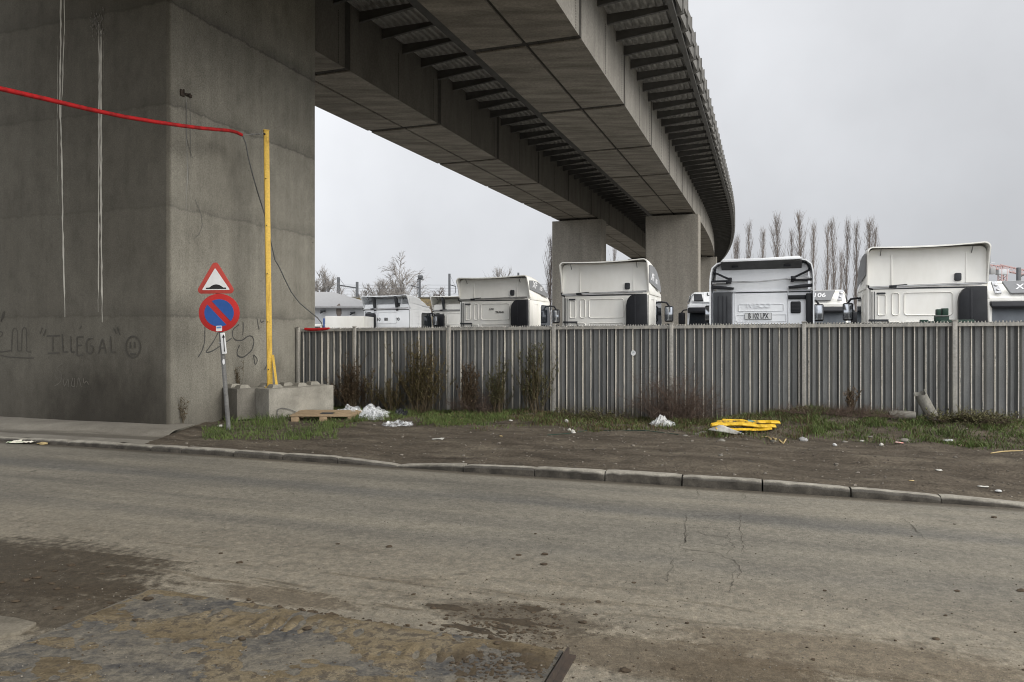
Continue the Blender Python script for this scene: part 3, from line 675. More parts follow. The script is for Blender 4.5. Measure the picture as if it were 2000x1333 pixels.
M['gbm'] = nmat('dull_grass', (.095, .115, .035), (.055, .068, .024), 1.5, .75, kind='Position')
M['gc'] = nmat('dry_grass', (.1, .072, .036), (.06, .042, .022), 1.5, .8, kind='Position')
for k, mm, nm, lb in (('a', 'ga', 'green_grass', 'short green grass along the foot of the fence'), ('b', 'gbm', 'dull_grass', 'dull olive grass mixed along the fence foot'), ('c', 'gc', 'dry_grass', 'dry brown grass along the right of the fence')):
    mb = MB(); mb.v, mb.f = gb[k]; mb.mi = [0]*len(mb.f)
    tag(obj(nm, mb, M[mm], smooth=False, recalc=False), lb, kind='stuff')
# low broad leaves in the grass
mb = MB(); 
for _ in range(9000):
    t = gr.uniform(-3, 13); d = gr.uniform(.05, 2.2)
    if gr.random() > grass_density(t, d)*(.5+.9*mnoise.noise(Vector((t*1.1, d, 8)))): continue
    p = F0+FD*t+FN*d
    if p.x < -5.5 or (t < -1 and d < .4): continue
    p.z = verge_z(p.x, p.y)+gr.uniform(.01, .08); a = gr.uniform(0, 6.28); s_ = gr.uniform(.008, .022); tl = gr.uniform(-.5, .8)
    u = Vector((math.cos(a), math.sin(a), tl))*s_; v_ = Vector((-math.sin(a), math.cos(a), gr.uniform(-.3, .3)))*s_*.55
    mb.add([p, p+u-v_, p+u*2, p+u+v_], [(0, 1, 2, 3)])
tag(obj('ground_weeds', mb, nmat('weed_leaf', (.075, .1, .03), (.05, .065, .022), 3, .6, kind='Position'), smooth=False, recalc=False), 'low leafy weeds in the grass by the fence', kind='stuff')
M['block2'] = nmat('dark_block_concrete', (.17, .16, .138), (.09, .084, .072), 2.4, .9, fine=40, bmp=.35, lo=.28, hi=.66)  # darker tone of the block concrete for the half-size block
# ================================================================ viaduct
D = Vector((.3304, .9438, 0)); NV = Vector((.9438, -.3304, 0)); O = Vector((-4.4, 0, 0)); U0, KAP = 53.0, .00196
def V(u, v, h):
    """u metres along the viaduct, v to the right of the right girder's right web, h above the soffit"""
    if u <= U0: p = O+D*u+NV*v; yy = u
    else:
        a = KAP*(u-U0); r = 1/KAP; c = O+D*U0-NV*r
        p = c+(NV*math.cos(a)+D*math.sin(a))*(r+v)
    return Vector((p.x, p.y, 8.43+.0195*u+h))
via = thing('viaduct', 'grey concrete viaduct of twin box girders curving away over the yard', 'viaduct', (0, 0, 0))
SEG = 5.83; J0 = 18.3
joints = [J0+SEG*i for i in range(-10, 22)]
ustat = sorted(set([-40+2.0*i for i in range(90)]))
UEND = 136
def girder(v0, v1, name):
    mb = MB(); vc = (v0+v1)/2; gw, gd = .05, .035; top = 1.86
    def prof(u, ins):
        s_ = .035 if ins else 0; w = .012 if ins else 0
        pts = [(v0+w, top), (v0+w, s_), (vc-gw, s_), (vc-gw+.005, gd+.01), (vc+gw-.005, gd+.01), (vc+gw, s_), (v1-w, s_), (v1-w, top)]
        return [V(u, a, h) for a, h in pts]
    us = []
    for a in ustat: us.append((a, 0))
    for j in joints: us += [(j-.14, 0), (j-.135, 1), (j+.135, 1), (j+.14, 0)]
    us = [x for x in us if -40 <= x[0] <= UEND and not any(abs(x[0]-j) < .139 and x[1] == 0 and abs(x[0]-j) < .138 for j in joints)]
    us.sort()
    rows = [prof(*x) for x in us]
    mb.cm = 0
    b = len(mb.v); mb.grid(rows)
    # second material slots: joints dark, webs paler
    n = 8
    mi = []
    for j in range(len(rows)-1):
        dark = us[j][1] == 1 and us[j+1][1] == 1
        for i in range(n-1):
            if i in (0, 6): mi.append(1 if not dark else 2)
            elif i == 3 or dark: mi.append(2)
            else: mi.append(0)
    mb.mi = mi
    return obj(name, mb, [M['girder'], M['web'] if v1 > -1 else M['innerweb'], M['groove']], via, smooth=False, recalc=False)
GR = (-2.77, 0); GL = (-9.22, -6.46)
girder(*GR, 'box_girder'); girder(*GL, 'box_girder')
# bolt rows on the webs and tie plates across the joints (small dark dots and bars)
mb = MB()
for v0, v1 in (GR, GL):
    for j in joints:
        if not 8 < j < 60: continue
        for q, (uu) in enumerate((j-.45, j-2.95)):
            for k in range(26):
                h = .06+k*.065
                if h > 1.45: break
                mb.box(-.012, .012, -.006, .006, -.018, .018, M=Matrix.Translation(V(uu, v1+.003, h)) @ Matrix.Rotation(math.atan2(NV.y, NV.x)+PI/2, 4, 'Z'))
        for k in range(9):
            v = v0+.15+k*(v1-v0-.3)/8; a, b_ = V(j-.135, v, .028), V(j+.135, v, .028)
            mb.tube([a, b_], .012, 4)
obj('bolt_rows', mb, M['groove'], via, smooth=False)
# corrugated deck underside on each cantilever
def deck(va, vb, name):
    mb = MB(); n = 8; pitch = (vb-va)/n; prof = []
    for k in range(n):
        a = va+k*pitch
        prof += [(a, 1.83), (a+pitch*.3, 1.83), (a+pitch*.42, 1.91), (a+pitch*.88, 1.91)]
    prof.append((vb, 1.83))
    us = [-40, -20, 0, 6]+[8+2*i for i in range(65)]
    mb.grid([[V(u, v, h) for v, h in prof] for u in us])
    return obj(name, mb, M['deck'], via, smooth=False)
deck(.003, 1.72, 'deck_soffit'); deck(-6.457, -4.74, 'deck_soffit'); deck(-4.49, -2.773, 'deck_soffit'); deck(-10.94, -9.223, 'deck_soffit')
def sweep(mb, poly, us):
    rows = [[V(u, v, h) for v, h in poly+[poly[0]]] for u in us]; mb.grid(rows)
    mb.add(rows[0][:-1], [list(range(len(poly)))]); mb.add(rows[-1][:-1], [list(range(len(poly)))])
us_all = [-40, -20, 0, 6]+[8+2*i for i in range(65)]
mb = MB(); sweep(mb, [(-2.76, 1.87), (-.01, 1.87), (-.01, 1.95), (1.7, 1.95), (1.7, 2.2), (-4.47, 2.2), (-4.47, 1.95), (-2.76, 1.95)], us_all)
obj('deck_slab', mb, M['web'], via, smooth=False)
mb = MB(); sweep(mb, [(-9.21, 1.87), (-6.47, 1.87), (-6.47, 1.95), (-4.76, 1.95), (-4.76, 2.2), (-10.93, 2.2), (-10.93, 1.95), (-9.21, 1.95)], us_all)
obj('deck_slab', mb, M['web'], via, smooth=False)
for va, vb in ((1.723, 1.86), (-4.737, -4.62), (-4.615, -4.493), (-11.07, -10.943)):
    mb = MB(); sweep(mb, [(va, 1.66), (vb, 1.70), (vb, 2.5), (va, 2.5)], us_all); obj('edge_beam', mb, M['bracket'], via, smooth=False)
# brackets (tapered plates with a bottom flange)
def bracket_mb(mb, u, va, vb):
    for uu in (u-.012, u+.012): pass
    w = .02
    pts = [(va, 1.53), (vb, 1.71), (vb, 1.815), (va, 1.815)]
    vs = [V(u-w, v, h) for v, h in pts]+[V(u+w, v, h) for v, h in pts]
    mb.add(vs, [(0, 1, 2, 3), (7, 6, 5, 4)]+[(i, (i+1) % 4, 4+(i+1) % 4, 4+i) for i in range(4)])
    f = .045; vs = [V(u-f, va, 1.51), V(u+f, va, 1.51), V(u+f, vb, 1.69), V(u-f, vb, 1.69)]
    mb.add(vs+[p+Vector((0, 0, .024)) for p in vs], [(0, 1, 2, 3), (7, 6, 5, 4)]+[(i, (i+1) % 4, 4+(i+1) % 4, 4+i) for i in range(4)])
BP = 1.27; bu = [J0+.62+BP*i for i in range(-5, 90)]
far = MB(); nb = 0
for u in bu:
    for va, vb in ((.004, 1.715), (-6.456, -4.745)):
        if u < 13 or u > (88 if va > 0 else 46): bracket_mb(far, u, va, vb)
        else: m1 = MB(); bracket_mb(m1, u, va, vb); obj('bracket', m1, M['bracket'], via, smooth=False); nb += 1
    bracket_mb(far, u, -2.776, -4.485); bracket_mb(far, u, -9.226, -10.935)
tag(obj('far_brackets', far, M['bracket'], via, smooth=False), kind='stuff')
# edge plates of the parapet, lapped like shingles along the right edge
far = MB(); er = random.Random(5)
for u in [J0+.62+BP*i for i in range(-6, 92)]:
    m1 = MB() if 13 < u < 100 else far
    o = er.uniform(-.012, .012)
    q = [(u-.59, 1.885+o), (u+.56, 1.95+o)]
    for (z0, z1, dv) in ((1.80, 2.12, 0), (2.18, 2.62, .035)):
        vs = []
        for k, (uu, vv) in enumerate(q):
            vs += [V(uu, vv+dv, z0), V(uu, vv+dv+.05, z0+.01), V(uu, vv+dv+.05, z1), V(uu, vv+dv, z1)]
        m1.add(vs, [(0, 1, 2, 3), (7, 6, 5, 4)]+[(i, (i+1) % 4, 4+(i+1) % 4, 4+i) for i in range(4)])
    vs = [V(u-.66, 1.80, 1.72), V(u-.58, 1.80, 1.72), V(u-.58, 2.05, 1.80), V(u-.66, 2.05, 1.80)]
    m1.add(vs+[p+Vector((0, 0, .9)) for p in vs], [(0, 1, 2, 3), (7, 6, 5, 4)]+[(i, (i+1) % 4, 4+(i+1) % 4, 4+i) for i in range(4)])
    if m1 is not far: obj('edge_plate', m1, M['edge'], via, smooth=False)
tag(obj('far_edge_plates', far, M['edge'], via, smooth=False), kind='stuff')
# cross beam joining the girders above the near pier
mb = MB(); rows = []
q = [(9.5, -6.45, .25), (13, -6.45, .25), (13, -2.78, .25), (9.5, -2.78, .25)]
vs = [V(*x) for x in q]+[V(a, b_, 1.8) for a, b_, c in q]
mb.add(vs, [(0, 1, 2, 3), (7, 6, 5, 4)]+[(i, (i+1) % 4, 4+(i+1) % 4, 4+i) for i in range(4)]); obj('cross_beam', mb, M['web'], via, smooth=False)
# parapets on top
mb = MB(); sweep(mb, [(-4.46, 2.205), (-4.36, 2.205), (-4.36, 3.0), (-4.46, 3.0)], us_all); obj('parapet', mb, M['web'], via, smooth=False)
mb = MB(); sweep(mb, [(-10.9, 2.205), (-10.75, 2.205), (-10.75, 3.0), (-10.9, 3.0)], us_all); obj('parapet', mb, M['web'], via, smooth=False)
# ---------------------------------------------------------------- piers
def pier(u0, u1, v0, v1, ztop, zbot, mat, ch, label, name='bridge_pier'):
    c = V((u0+u1)/2, (v0+v1)/2, 0); c.z = zbot
    rt = thing(name, label, 'bridge pier', c, group='bridge piers')
    a, b_ = u0, u1
    poly = [(a, v0+ch), (a, v1-ch), (a+ch, v1), (b_-ch, v1), (b_, v1-ch), (b_, v0+ch), (b_-ch, v0), (a+ch, v0)]
    pw = [V(u, v, 0) for u, v in poly]
    mb = MB(); mb.prism([(p.x, p.y) for p in pw], zbot, ztop, 'xy'); obj('shaft', mb, mat, rt, smooth=False)
    return rt
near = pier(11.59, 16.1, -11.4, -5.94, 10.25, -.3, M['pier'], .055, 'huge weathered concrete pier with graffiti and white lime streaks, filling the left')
for k, u in enumerate((48.56, 83.0, 118.0)):
    for v0, v1, s in ((-9.45, -5.99, 'left'), (-3.1, .29, 'right')):
        if k == 2 and s == 'left': continue
        lab = {(0, 'left'): 'slim concrete pier under the left girder, left of the middle truck cab', (0, 'right'): 'slim concrete pier under the right girder, rising just right of the middle truck cab',
               (1, 'left'): 'distant concrete pier barely seen between the two slim piers', (1, 'right'): 'distant shaded concrete pier behind the right slim pier', (2, 'right'): 'farthest concrete pier of the viaduct, hidden behind the other piers'}[(k, s)]
        zt = V(u, v0, 0).z
        rt = pier(u, u+1.45, v0, v1, zt-.16, -.4, M['pier2'], .06, lab)
        for vv in (v0+.75, v1-.75):
            mb = MB(); p = V(u+.7, vv, 0); mb.box(-.3, .3, -.3, .3, -.2, .02, M=Matrix.Translation(p) @ Matrix.Rotation(math.atan2(D.y, D.x), 4, 'Z'))
            obj('bearing', mb, M['groove'], rt, smooth=False)
# end diaphragm walls over slim piers so that the soffit reads closed
# ---------------------------------------------------------------- marks on the near pier
PC = V(11.59, -5.94, 0); PC.z = 0
NLf, NRf = -D, NV
def L_(x, y): return onplane(x, y, PC, NLf)
def R_(x, y): return onplane(x, y, PC, NRf)
def cropL(x, y): return L_(x/3.919, 560+y/3.919)
def cropR(x, y): return R_(320+x/3.175, 480+y/3.175)
def strokes(name, lists, conv, w, n, mat, off=.004, jit=.006):
    mb = MB(); gr_ = random.Random(len(lists))
    for l in lists:
        pts = []
        for a, b_ in zip(l, l[1:]):
            k = max(2, int(math.hypot(b_[0]-a[0], b_[1]-a[1])/14))
            for i in range(k): pts.append((a[0]+(b_[0]-a[0])*i/k, a[1]+(b_[1]-a[1])*i/k))
        pts.append(l[-1]); pw = [conv(*p) for p in pts]
        # rounded corners
        for _ in range(1): pw = [pw[0]]+[(pw[i-1]+pw[i]*2+pw[i+1])/4 for i in range(1, len(pw)-1)]+[pw[-1]]
        mb.ribbon(pw, [w*gr_.uniform(.75, 1.1) for _ in pw], n, off); off += .0004
    return obj(name, mb, mat, near, smooth=False, recalc=False)
circ = [(1020+55*math.cos(t), 462-82*math.sin(t)) for t in [2*PI*i/22 for i in range(23)]]
A = [[(90,500),(95,340),(112,310),(135,340),(135,495),(165,495),(170,330),(190,305),(205,335),(203,500),(240,500)], [(0,500),(20,500),(90,490)], [(5,525),(60,540),(160,545),(260,548)], [(10,270),(25,200),(40,185),(30,230),(8,265)], [(-10,340),(30,355),(5,385)],
     [(325,315),(308,365)], [(352,328),(334,378)], [(610,325),(628,300)], [(872,320),(892,362)], [(898,308),(920,372)]]
strokes('graffiti', A, cropL, .026, NLf, M['graf'])
A2 = [[(360,380),(460,376)], [(405,380),(405,498)], [(368,512),(455,508)], [(478,365),(484,505),(520,500)], [(542,380),(545,505),(575,500)], [(592,385),(592,530)], [(592,388),(640,384)], [(592,450),(628,450)], [(592,528),(636,524)],
      [(715,400),(680,395),(662,430),(665,500),(695,520),(715,490),(712,455),(692,455)], [(755,515),(785,395),(815,512)], [(768,470),(802,470)], [(848,380),(852,505),(885,500)], circ, [(1000,425),(1000,472)], [(1032,425),(1032,472)], [(1000,515),(1042,518)]]
strokes('graffiti', A2, cropL, .03, NLf, M['graf'], .005)
strokes('graffiti', [[(478,590),(430,625),(470,655),(478,700),(455,745),(420,760)], [(485,705),(495,770),(525,700),(530,770)], [(560,700),(545,760),(575,770),(575,700)], [(590,770),(605,690),(625,770)], [(640,700),(645,750),(665,715),(680,750)]], cropL, .016, NLf, M['graf3'], .006)
strokes('graffiti', [[(255,490),(252,600),(238,650),(212,692)], [(338,535),(310,590),(255,668),(300,655),(350,622),(420,575)], [(345,545),(362,600),(360,640)], [(490,475),(492,520),(488,555)], [(465,490),(425,520),(422,560),(440,588),(485,590),(520,560),(548,560),(560,595),(545,650),(490,697),(450,685),(455,645),(468,618)],
      [(555,680),(566,746),(582,712),(570,690),(555,678)], [(578,455),(582,490),(590,520)], [(598,458),(603,482),(612,470),(622,468)], [(636,740),(625,770)]], cropR, .026, NRf, M['graf2'])
def streak(pts, w, seed, conv, n, mat, off=.003):
    r_ = random.Random(seed); mb = MB(); P_ = []
    for a, b_ in zip(pts, pts[1:]):
        k = max(2, int(abs(b_[1]-a[1])/12))
        for i in range(k): P_.append((a[0]+(b_[0]-a[0])*i/k+r_.uniform(-.5, .5), a[1]+(b_[1]-a[1])*i/k))
    P_.append(pts[-1]); pw = [conv(*p) for p in P_]; m = len(pw)
    mb.ribbon(pw, [w*r_.uniform(.55, 1.15)*(1 if i > 2 else .5)*(1 if i < m-4 else .35) for i in range(m)], n, off); return mb
def streaks(lst, conv, n, mat):
    for i, (pts, w) in enumerate(lst):
        obj('lime_streak', streak(pts, w, i+3, conv, n, mat, .0025+.0004*i), mat, near, smooth=False, recalc=False)
streaks([([(119,-40),(119,60),(117,200),(120,270),(121,330),(123,450),(127,620)], .042), ([(126,-40),(126,60),(122,170),(120,230)], .026), ([(113,90),(112,240),(114,400)], .009),
         ([(193,44),(194,120),(193,230),(193,430),(192,610)], .03), ([(198,60),(198,200),(198,400),(200,630)], .046), ([(196,50),(195,240),(196,420)], .012), ([(203,80),(203,160)], .005)], L_, NLf, M['lime'])
mb = MB(); r_ = random.Random(2)
for k in range(110):
    t = r_.random(); x, y = 190+r_.gauss(0, 7), 46+r_.gauss(0, 13); c = L_(x, y); s_ = r_.uniform(.006, .022)
    a = L_(x-1, y)-c; a.normalize(); b0 = len(mb.v); pts = [c+a*s_*math.cos(q)*r_.uniform(.6, 1.1)+Vector((0, 0, s_*1.2*math.sin(q)*r_.uniform(.7, 1.3)))+NLf*(.002+.0002*k) for q in [i*PI/4 for i in range(8)]]
    mb.add(pts, [list(range(8))])
obj('lime_patch', mb, nmat('thin_lime', (.17, .158, .138), (.12, .112, .098), 12, .9, kind='Position'), near, smooth=False)
# metal lug on the right face with its runs
rt = thing('anchor_bracket', 'small dark steel anchor bracket on the right face of the big pier', 'bracket', R_(355, 183))
mb = MB(); c = R_(355, 182); e = R_(371, 187)
dv = (e-c); dv.normalize()
for q in (0, 1): mb.tube([c+NRf*(.02+.0*q)+dv*(.02*q), c+NRf*.02+dv*.22+Vector((0, 0, -.03*q))], .018, 6)
mb.box(-.05, .05, -.012, .012, -.06, .06, .004, M=Matrix.Translation(c+NRf*.014) @ Matrix.Rotation(math.atan2(dv.y, dv.x), 4, 'Z')); mb.tube([c+NRf*.02+dv*.1, c+NRf*.09+dv*.12], .014, 6); mb.tube([c+NRf*.03+dv*.02, c+NRf*.03+dv*.02+Vector((0, 0, .07))], .014, 6)
obj('lug', mb, M['rust'], rt)
streaks([([(364,190),(364,260),(366,330),(363,420)], .014), ([(360,190),(360,240)], .006)], R_, NRf, nmat('grey_run', (.3, .3, .29), (.2, .2, .19), 6, .9, kind='Position'))
streaks([([(371,190),(372,300),(370,330)], .022), ([(366,300),(372,410)], .012)], R_, NRf, nmat('dark_run', (.1, .098, .093), (.13, .125, .115), 6, .9, kind='Position'))
mb = MB(); mb.tube([R_(x, y)+NRf*.02 for x, y in ((362,200),(363,270),(371,300),(375,310))], .004, 5)
tag(obj('dangling_wire', mb, M['wire'], origin=R_(362, 200)), 'thin dark wire dangling below the anchor bracket on the pier', 'wire')
mb = MB(); mb.tube([R_(x, y)+NRf*.015 for x, y in ((380,390),(392,420),(394,440),(388,458),(378,466))], .003, 5)
tag(obj('loose_wire', mb, M['wire'], origin=R_(380, 390)), 'thin curved wire hooked on the right face of the pier', 'wire')
# chips of broken pavement along the pier foot
mb = MB(); r_ = random.Random(8)
for (x, y, w_) in ((255, 829, .42),):
    p = L_(x, y); p.z = -.08
    mb.box(-w_, w_, -.04, .04, 0, .06, .01, M=Matrix.Translation(p+NLf*.09) @ Matrix.Rotation(math.atan2(-NLf.x*-1, -NLf.y*-1)*0-.33, 4, 'Z') @ Matrix.Rotation(.5, 4, 'X'))
tag(obj('paving_slab', mb, M['block'], origin=L_(255, 832)), 'tilted pale paving slab leaning at the foot of the big pier', 'paving slab')
# ================================================================ fence
fz = math.atan2(FD.y, FD.x); PITCH = 2.3/14; HF = 1.77
fen = thing('corrugated_fence', 'grey corrugated steel sheet fence with pale posts, closing off the truck yard', 'fence', F0, fz)
def fence_mat():
    m, nt, b = newmat('worn_fence_sheet'); ob = coords(nt); x, y, z = sepxyz(nt, ob)
    n1 = noise(nt, coords(nt, 'Object', (3, 3, .5)), 1.3, 6, .65); n2 = noise(nt, coords(nt, 'Object', (40, 40, 5)), 1, 5, .65); fi = noise(nt, ob, 60, 3, .6)
    col = ramp(nt, n1, [(.3, (.115, .117, .115)), (.55, (.165, .167, .162)), (.75, (.225, .225, .215))])
    # galvanised, paint-worn arrises at the rib edges
    ph = math_(nt, 'FRACT', math_(nt, 'DIVIDE', math_(nt, 'ADD', math_(nt, 'ADD', x, 46.0), math_(nt, 'MULTIPLY_ADD', n2, .012, -.006)), PITCH))
    d = math_(nt, 'ABSOLUTE', math_(nt, 'SUBTRACT', ph, .5))
    e = sstep(nt, d, .058, .044)
    keep = sstep(nt, math_(nt, 'ADD', n2, math_(nt, 'MULTIPLY', n1, .2)), .40, .52)
    col = mix(nt, math_(nt, 'MULTIPLY', e, math_(nt, 'MULTIPLY', keep, .9)), col, ramp(nt, fi, [(.3, (.48, .44, .35)), (.7, (.74, .70, .62))]))
    rs = sstep(nt, noise(nt, coords(nt, 'Object', (6, 6, .8)), 2.2, 5, .7), .66, .76)
    col = mix(nt, math_(nt, 'MULTIPLY', rs, .5), col, (.09, .055, .033))
    lo_ = sstep(nt, math_(nt, 'ADD', z, math_(nt, 'MULTIPLY', n1, -.5)), .25, -.2)
    col = mix(nt, math_(nt, 'MULTIPLY', lo_, .6), col, (.09, .078, .06))
    col = mix(nt, 1, col, ramp(nt, fi, [(.3, .86), (.7, 1.1)]), 'MULTIPLY')
    nt.links.new(col, b.inputs['Base Color']); b.inputs['Roughness'].default_value = .62; b.inputs['Specular IOR Level'].default_value = .3; return m
M['fence'] = fence_mat()
M['post'] = nmat('fence_post_zinc', (.40, .38, .335), (.24, .235, .22), 4, .65, streak=(3, 3, .6), fine=30)
bays = [(-1.52, 0)]+[(2.3*i, 2.3*(i+1)) for i in range(9)]
fr = random.Random(12)
for bi, (a, b_) in enumerate(bays):
    mb = MB(); n0 = math.ceil(a/PITCH-1e-6); n1 = math.floor(b_/PITCH+1e-6); prof = []
    k = n0; jit = [fr.uniform(-.006, .006) for _ in range(40)]
    xs = []
    for k in range(n0, n1):
        x = k*PITCH+jit[(k-n0) % 40]; q_ = fr.random(); m_ = fr.uniform(.18, .30)
        xs += [(x, .026), (x+m_*PITCH, .026 if q_ > .4 else .044), (x+(m_+.05)*PITCH, .026 if q_ > .4 else .075), (x+.40*PITCH, .030 if q_ > .4 else .05), (x+.455*PITCH, -.004), (x+.545*PITCH, -.004), (x+.58*PITCH, .06), (x+.62*PITCH, .064), (x+fr.uniform(.67, .76)*PITCH, .064), (x+.86*PITCH, .026)]
    xs.append((n1*PITCH, .026)); rows = []
    for zf in (-.12, .15, .45, .75, 1.05, 1.35, HF+.012):
        rows.append([Vector((x, y+mnoise.noise(Vector((x*1.7, zf*1.5, bi)))*.011+mnoise.noise(Vector((x*6, zf*3, bi)))*.004, zf+fence_z(x))) for x, y in xs])
    mb.grid(rows); obj('sheet_panel', mb, M['fence'], fen, local=True, smooth=False)
    mb = MB(); mb.add([(a+.03, -.035, HF-.055+fence_z(a)), (b_-.03, -.035, HF-.055+fence_z(b_)), (b_-.03, -.035, HF+fence_z(b_)), (a+.03, -.035, HF+fence_z(a)), (a+.03, -.008, HF-.055+fence_z(a)), (b_-.03, -.008, HF-.055+fence_z(b_)), (b_-.03, -.008, HF+fence_z(b_)), (a+.03, -.008, HF+fence_z(a))],
                      [(0, 1, 2, 3), (7, 6, 5, 4), (0, 4, 5, 1), (3, 2, 6, 7), (0, 3, 7, 4), (1, 5, 6, 2)])
    nn = int((b_-a)/.05)
    for k in range(nn): x = a+.05+(b_-a-.1)*k/nn; mb.tube([(x, .01, HF+fence_z(x)-.01), (x+.005, .012, HF+.028+fence_z(x)+fr.uniform(-.004, .006))], .009, 5)
    obj('top_rail', mb, M['post'], fen, local=True, smooth=False)
for i in range(-1, 10):
    x = 2.3*i if i >= 0 else -1.5; mb = MB(); zb = fence_z(x)
    wv = [mnoise.noise(Vector((i*3.3, k, 0)))*.006 for k in range(6)]
    mb.box(x-.034, x+.034, -.075, -.036, zb-.15, zb+HF+.035, .006); 
    mb.box(x-.045, x+.045, -.085, -.03, zb+HF+.034, zb+HF+.05, .004)
    obj('post', mb, M['post'], fen, local=True)
def fpt(px, py, off=.0):
    p0 = F0; return onplane(px, py, p0+FN*off, FN)
# round sticker
st = thing('round_sticker', 'round white sticker stuck on the corrugated fence left of the brambles', 'sticker', fpt(1237, 690, .012))
mb = MB(); c = fpt(1237, 690, .0125); u = FD
pts = [c+u*.047*math.cos(t)+Vector((0, 0, .052*math.sin(t))) for t in [2*PI*i/24 for i in range(24)] if not (5.1 < t < 5.5)]
mb.add(pts+[p-FN*.003 for p in pts], [list(range(len(pts)))]+[(i, (i+1) % len(pts), len(pts)+(i+1) % len(pts), len(pts)+i) for i in range(len(pts))]); obj('face', mb, M['signwhite'], st, smooth=False)
mb = MB()
for k, (a, b_) in enumerate(((-.022, .02), (-.026, .024))): mb.ribbon([c+u*a+Vector((0, 0, .02-.02*k)), c+u*b_+Vector((0, 0, .026-.02*k))], .009, FN, .002)
obj('print', mb, nmat('pale_print', (.25, .3, .33), rough=.6), st, smooth=False, recalc=False)
# red foam sleeve and dark green strip on the fence top
def ftop(t, dz=0, dn=0): p = F0+FD*t+FN*dn; p.z = fence_z(t)+HF+dz; return p
ta = (fpt(597, 640)-F0).dot(FD); tb = (fpt(644, 640)-F0).dot(FD)
mb = MB(); mb.tube([ftop(ta, .0, .02), ftop(ta+.15, -.012, .022), ftop((ta+tb)/2, -.012, .02), ftop(tb-.08, -.002, .02), ftop(tb, .012, .02)], [.034, .037, .036, .035, .024], 12)
tag(obj('foam_sleeve', mb, M['red'], origin=ftop(ta)), 'short red foam sleeve lying over the fence top next to the pier', 'foam sleeve')
ta = (fpt(1838, 628)-F0).dot(FD)
mb = MB(); n = 60
rows = []
for k in range(n+1):
    t = ta+(11.8-ta)*k/n; z = .045+(.012 if k % 2 else 0)
    rows.append([ftop(t, 0.012, -.10), ftop(t, z, -.09), ftop(t, z, -.05), ftop(t, .012, -.04)])
mb.grid(rows); tag(obj('green_edging', mb, M['dgreen'], origin=ftop(ta), smooth=False), 'dark green serrated plastic edging lying along the fence top at right', 'edging')
p = ftop((fpt(1845, 630)-F0).dot(FD), 0, -.25); rt = thing('green_machine', 'dark green boxy machine just behind the fence, in front of the rightmost cab', 'machine', (p.x, p.y, -.03))
Tm = Matrix.Translation((p.x, p.y, 0)) @ Matrix.Rotation(fz, 4, 'Z'); zt = p.z
mb = MB(); mb.box(-.1, .1, -.08, .08, zt-.05, zt+.13, .008, M=Tm); mb.box(-.08, -.02, -.07, .07, zt+.13, zt+.235, .006, M=Tm); mb.box(.0, .09, -.08, .08, zt+.13, zt+.25, .008, M=Tm); mb.box(-.1, .1, -.1, .1, -.03, zt-.05, .01, M=Tm); obj('housing', mb, M['dgreen'], rt)
mb = MB(); mb.box(-.105, .1, -.095, -.075, zt+.115, zt+.13, 0, M=Tm); obj('band', mb, M['galv'], rt)
mb = MB(); mb.box(-.3, -.1, -.05, .05, zt-.03, zt+.035, .01, M=Tm); mb.box(-.32, -.2, -.06, .06, zt-.02, zt+.06, .01, M=Tm); obj('arm', mb, M['dgreen'], rt)
# ================================================================ concrete blocks, yellow post, cable
bz = verge_z(-4.4, 13.9)-.03
def block(c, dx, dy, ln, wd, h, studs, label):
    rz = math.atan2(dx[1], dx[0])
    rt = thing('concrete_block', label, 'concrete block', (c[0], c[1], bz), rz, group='stackable concrete blocks')
    bm_ = M['block'] if ln > 1 else M['block2']; mb = MB(); mb.box(0, ln, 0, wd, 0, h, .012); obj('body', mb, bm_, rt, local=True)
    for (sx, sy) in studs:
        mb = MB(); a, b_ = .12, .075
        vs = [(sx-a, sy-a, h+.001), (sx+a, sy-a, h+.001), (sx+a, sy+a, h+.001), (sx-a, sy+a, h+.001), (sx-b_, sy-b_, h+.065), (sx+b_, sy-b_, h+.065), (sx+b_, sy+b_, h+.065), (sx-b_, sy+b_, h+.065)]
        mb.add(vs, [(4, 5, 6, 7), (0, 1, 5, 4), (1, 2, 6, 5), (2, 3, 7, 6), (3, 0, 4, 7)]); obj('stud', mb, M['block'], rt, local=True, smooth=False)
    return rt
c1 = G(525, 822, bz)
block((c1.x, c1.y), (.664, .747), None, 1.46, .82, .6, [(.3, .3), (.3, .62), (.86, .3), (1.25, .45), (.75, .65)], 'pale concrete block with studs carrying the yellow post, beside the pallet')
c2 = G(466, 821.5, bz); u2 = Vector((.664, .747, 0))
block((c2.x-.03, c2.y), (.664, .747), None, .40, .70, .6, [(.2, .17), (.2, .52)], 'darker half-size concrete block wedged between the pier and the larger block')
yb = Vector((c1.x, c1.y, 0))+u2*.42+Vector((-.747, .664, 0))*.36; yb.z = bz+.6
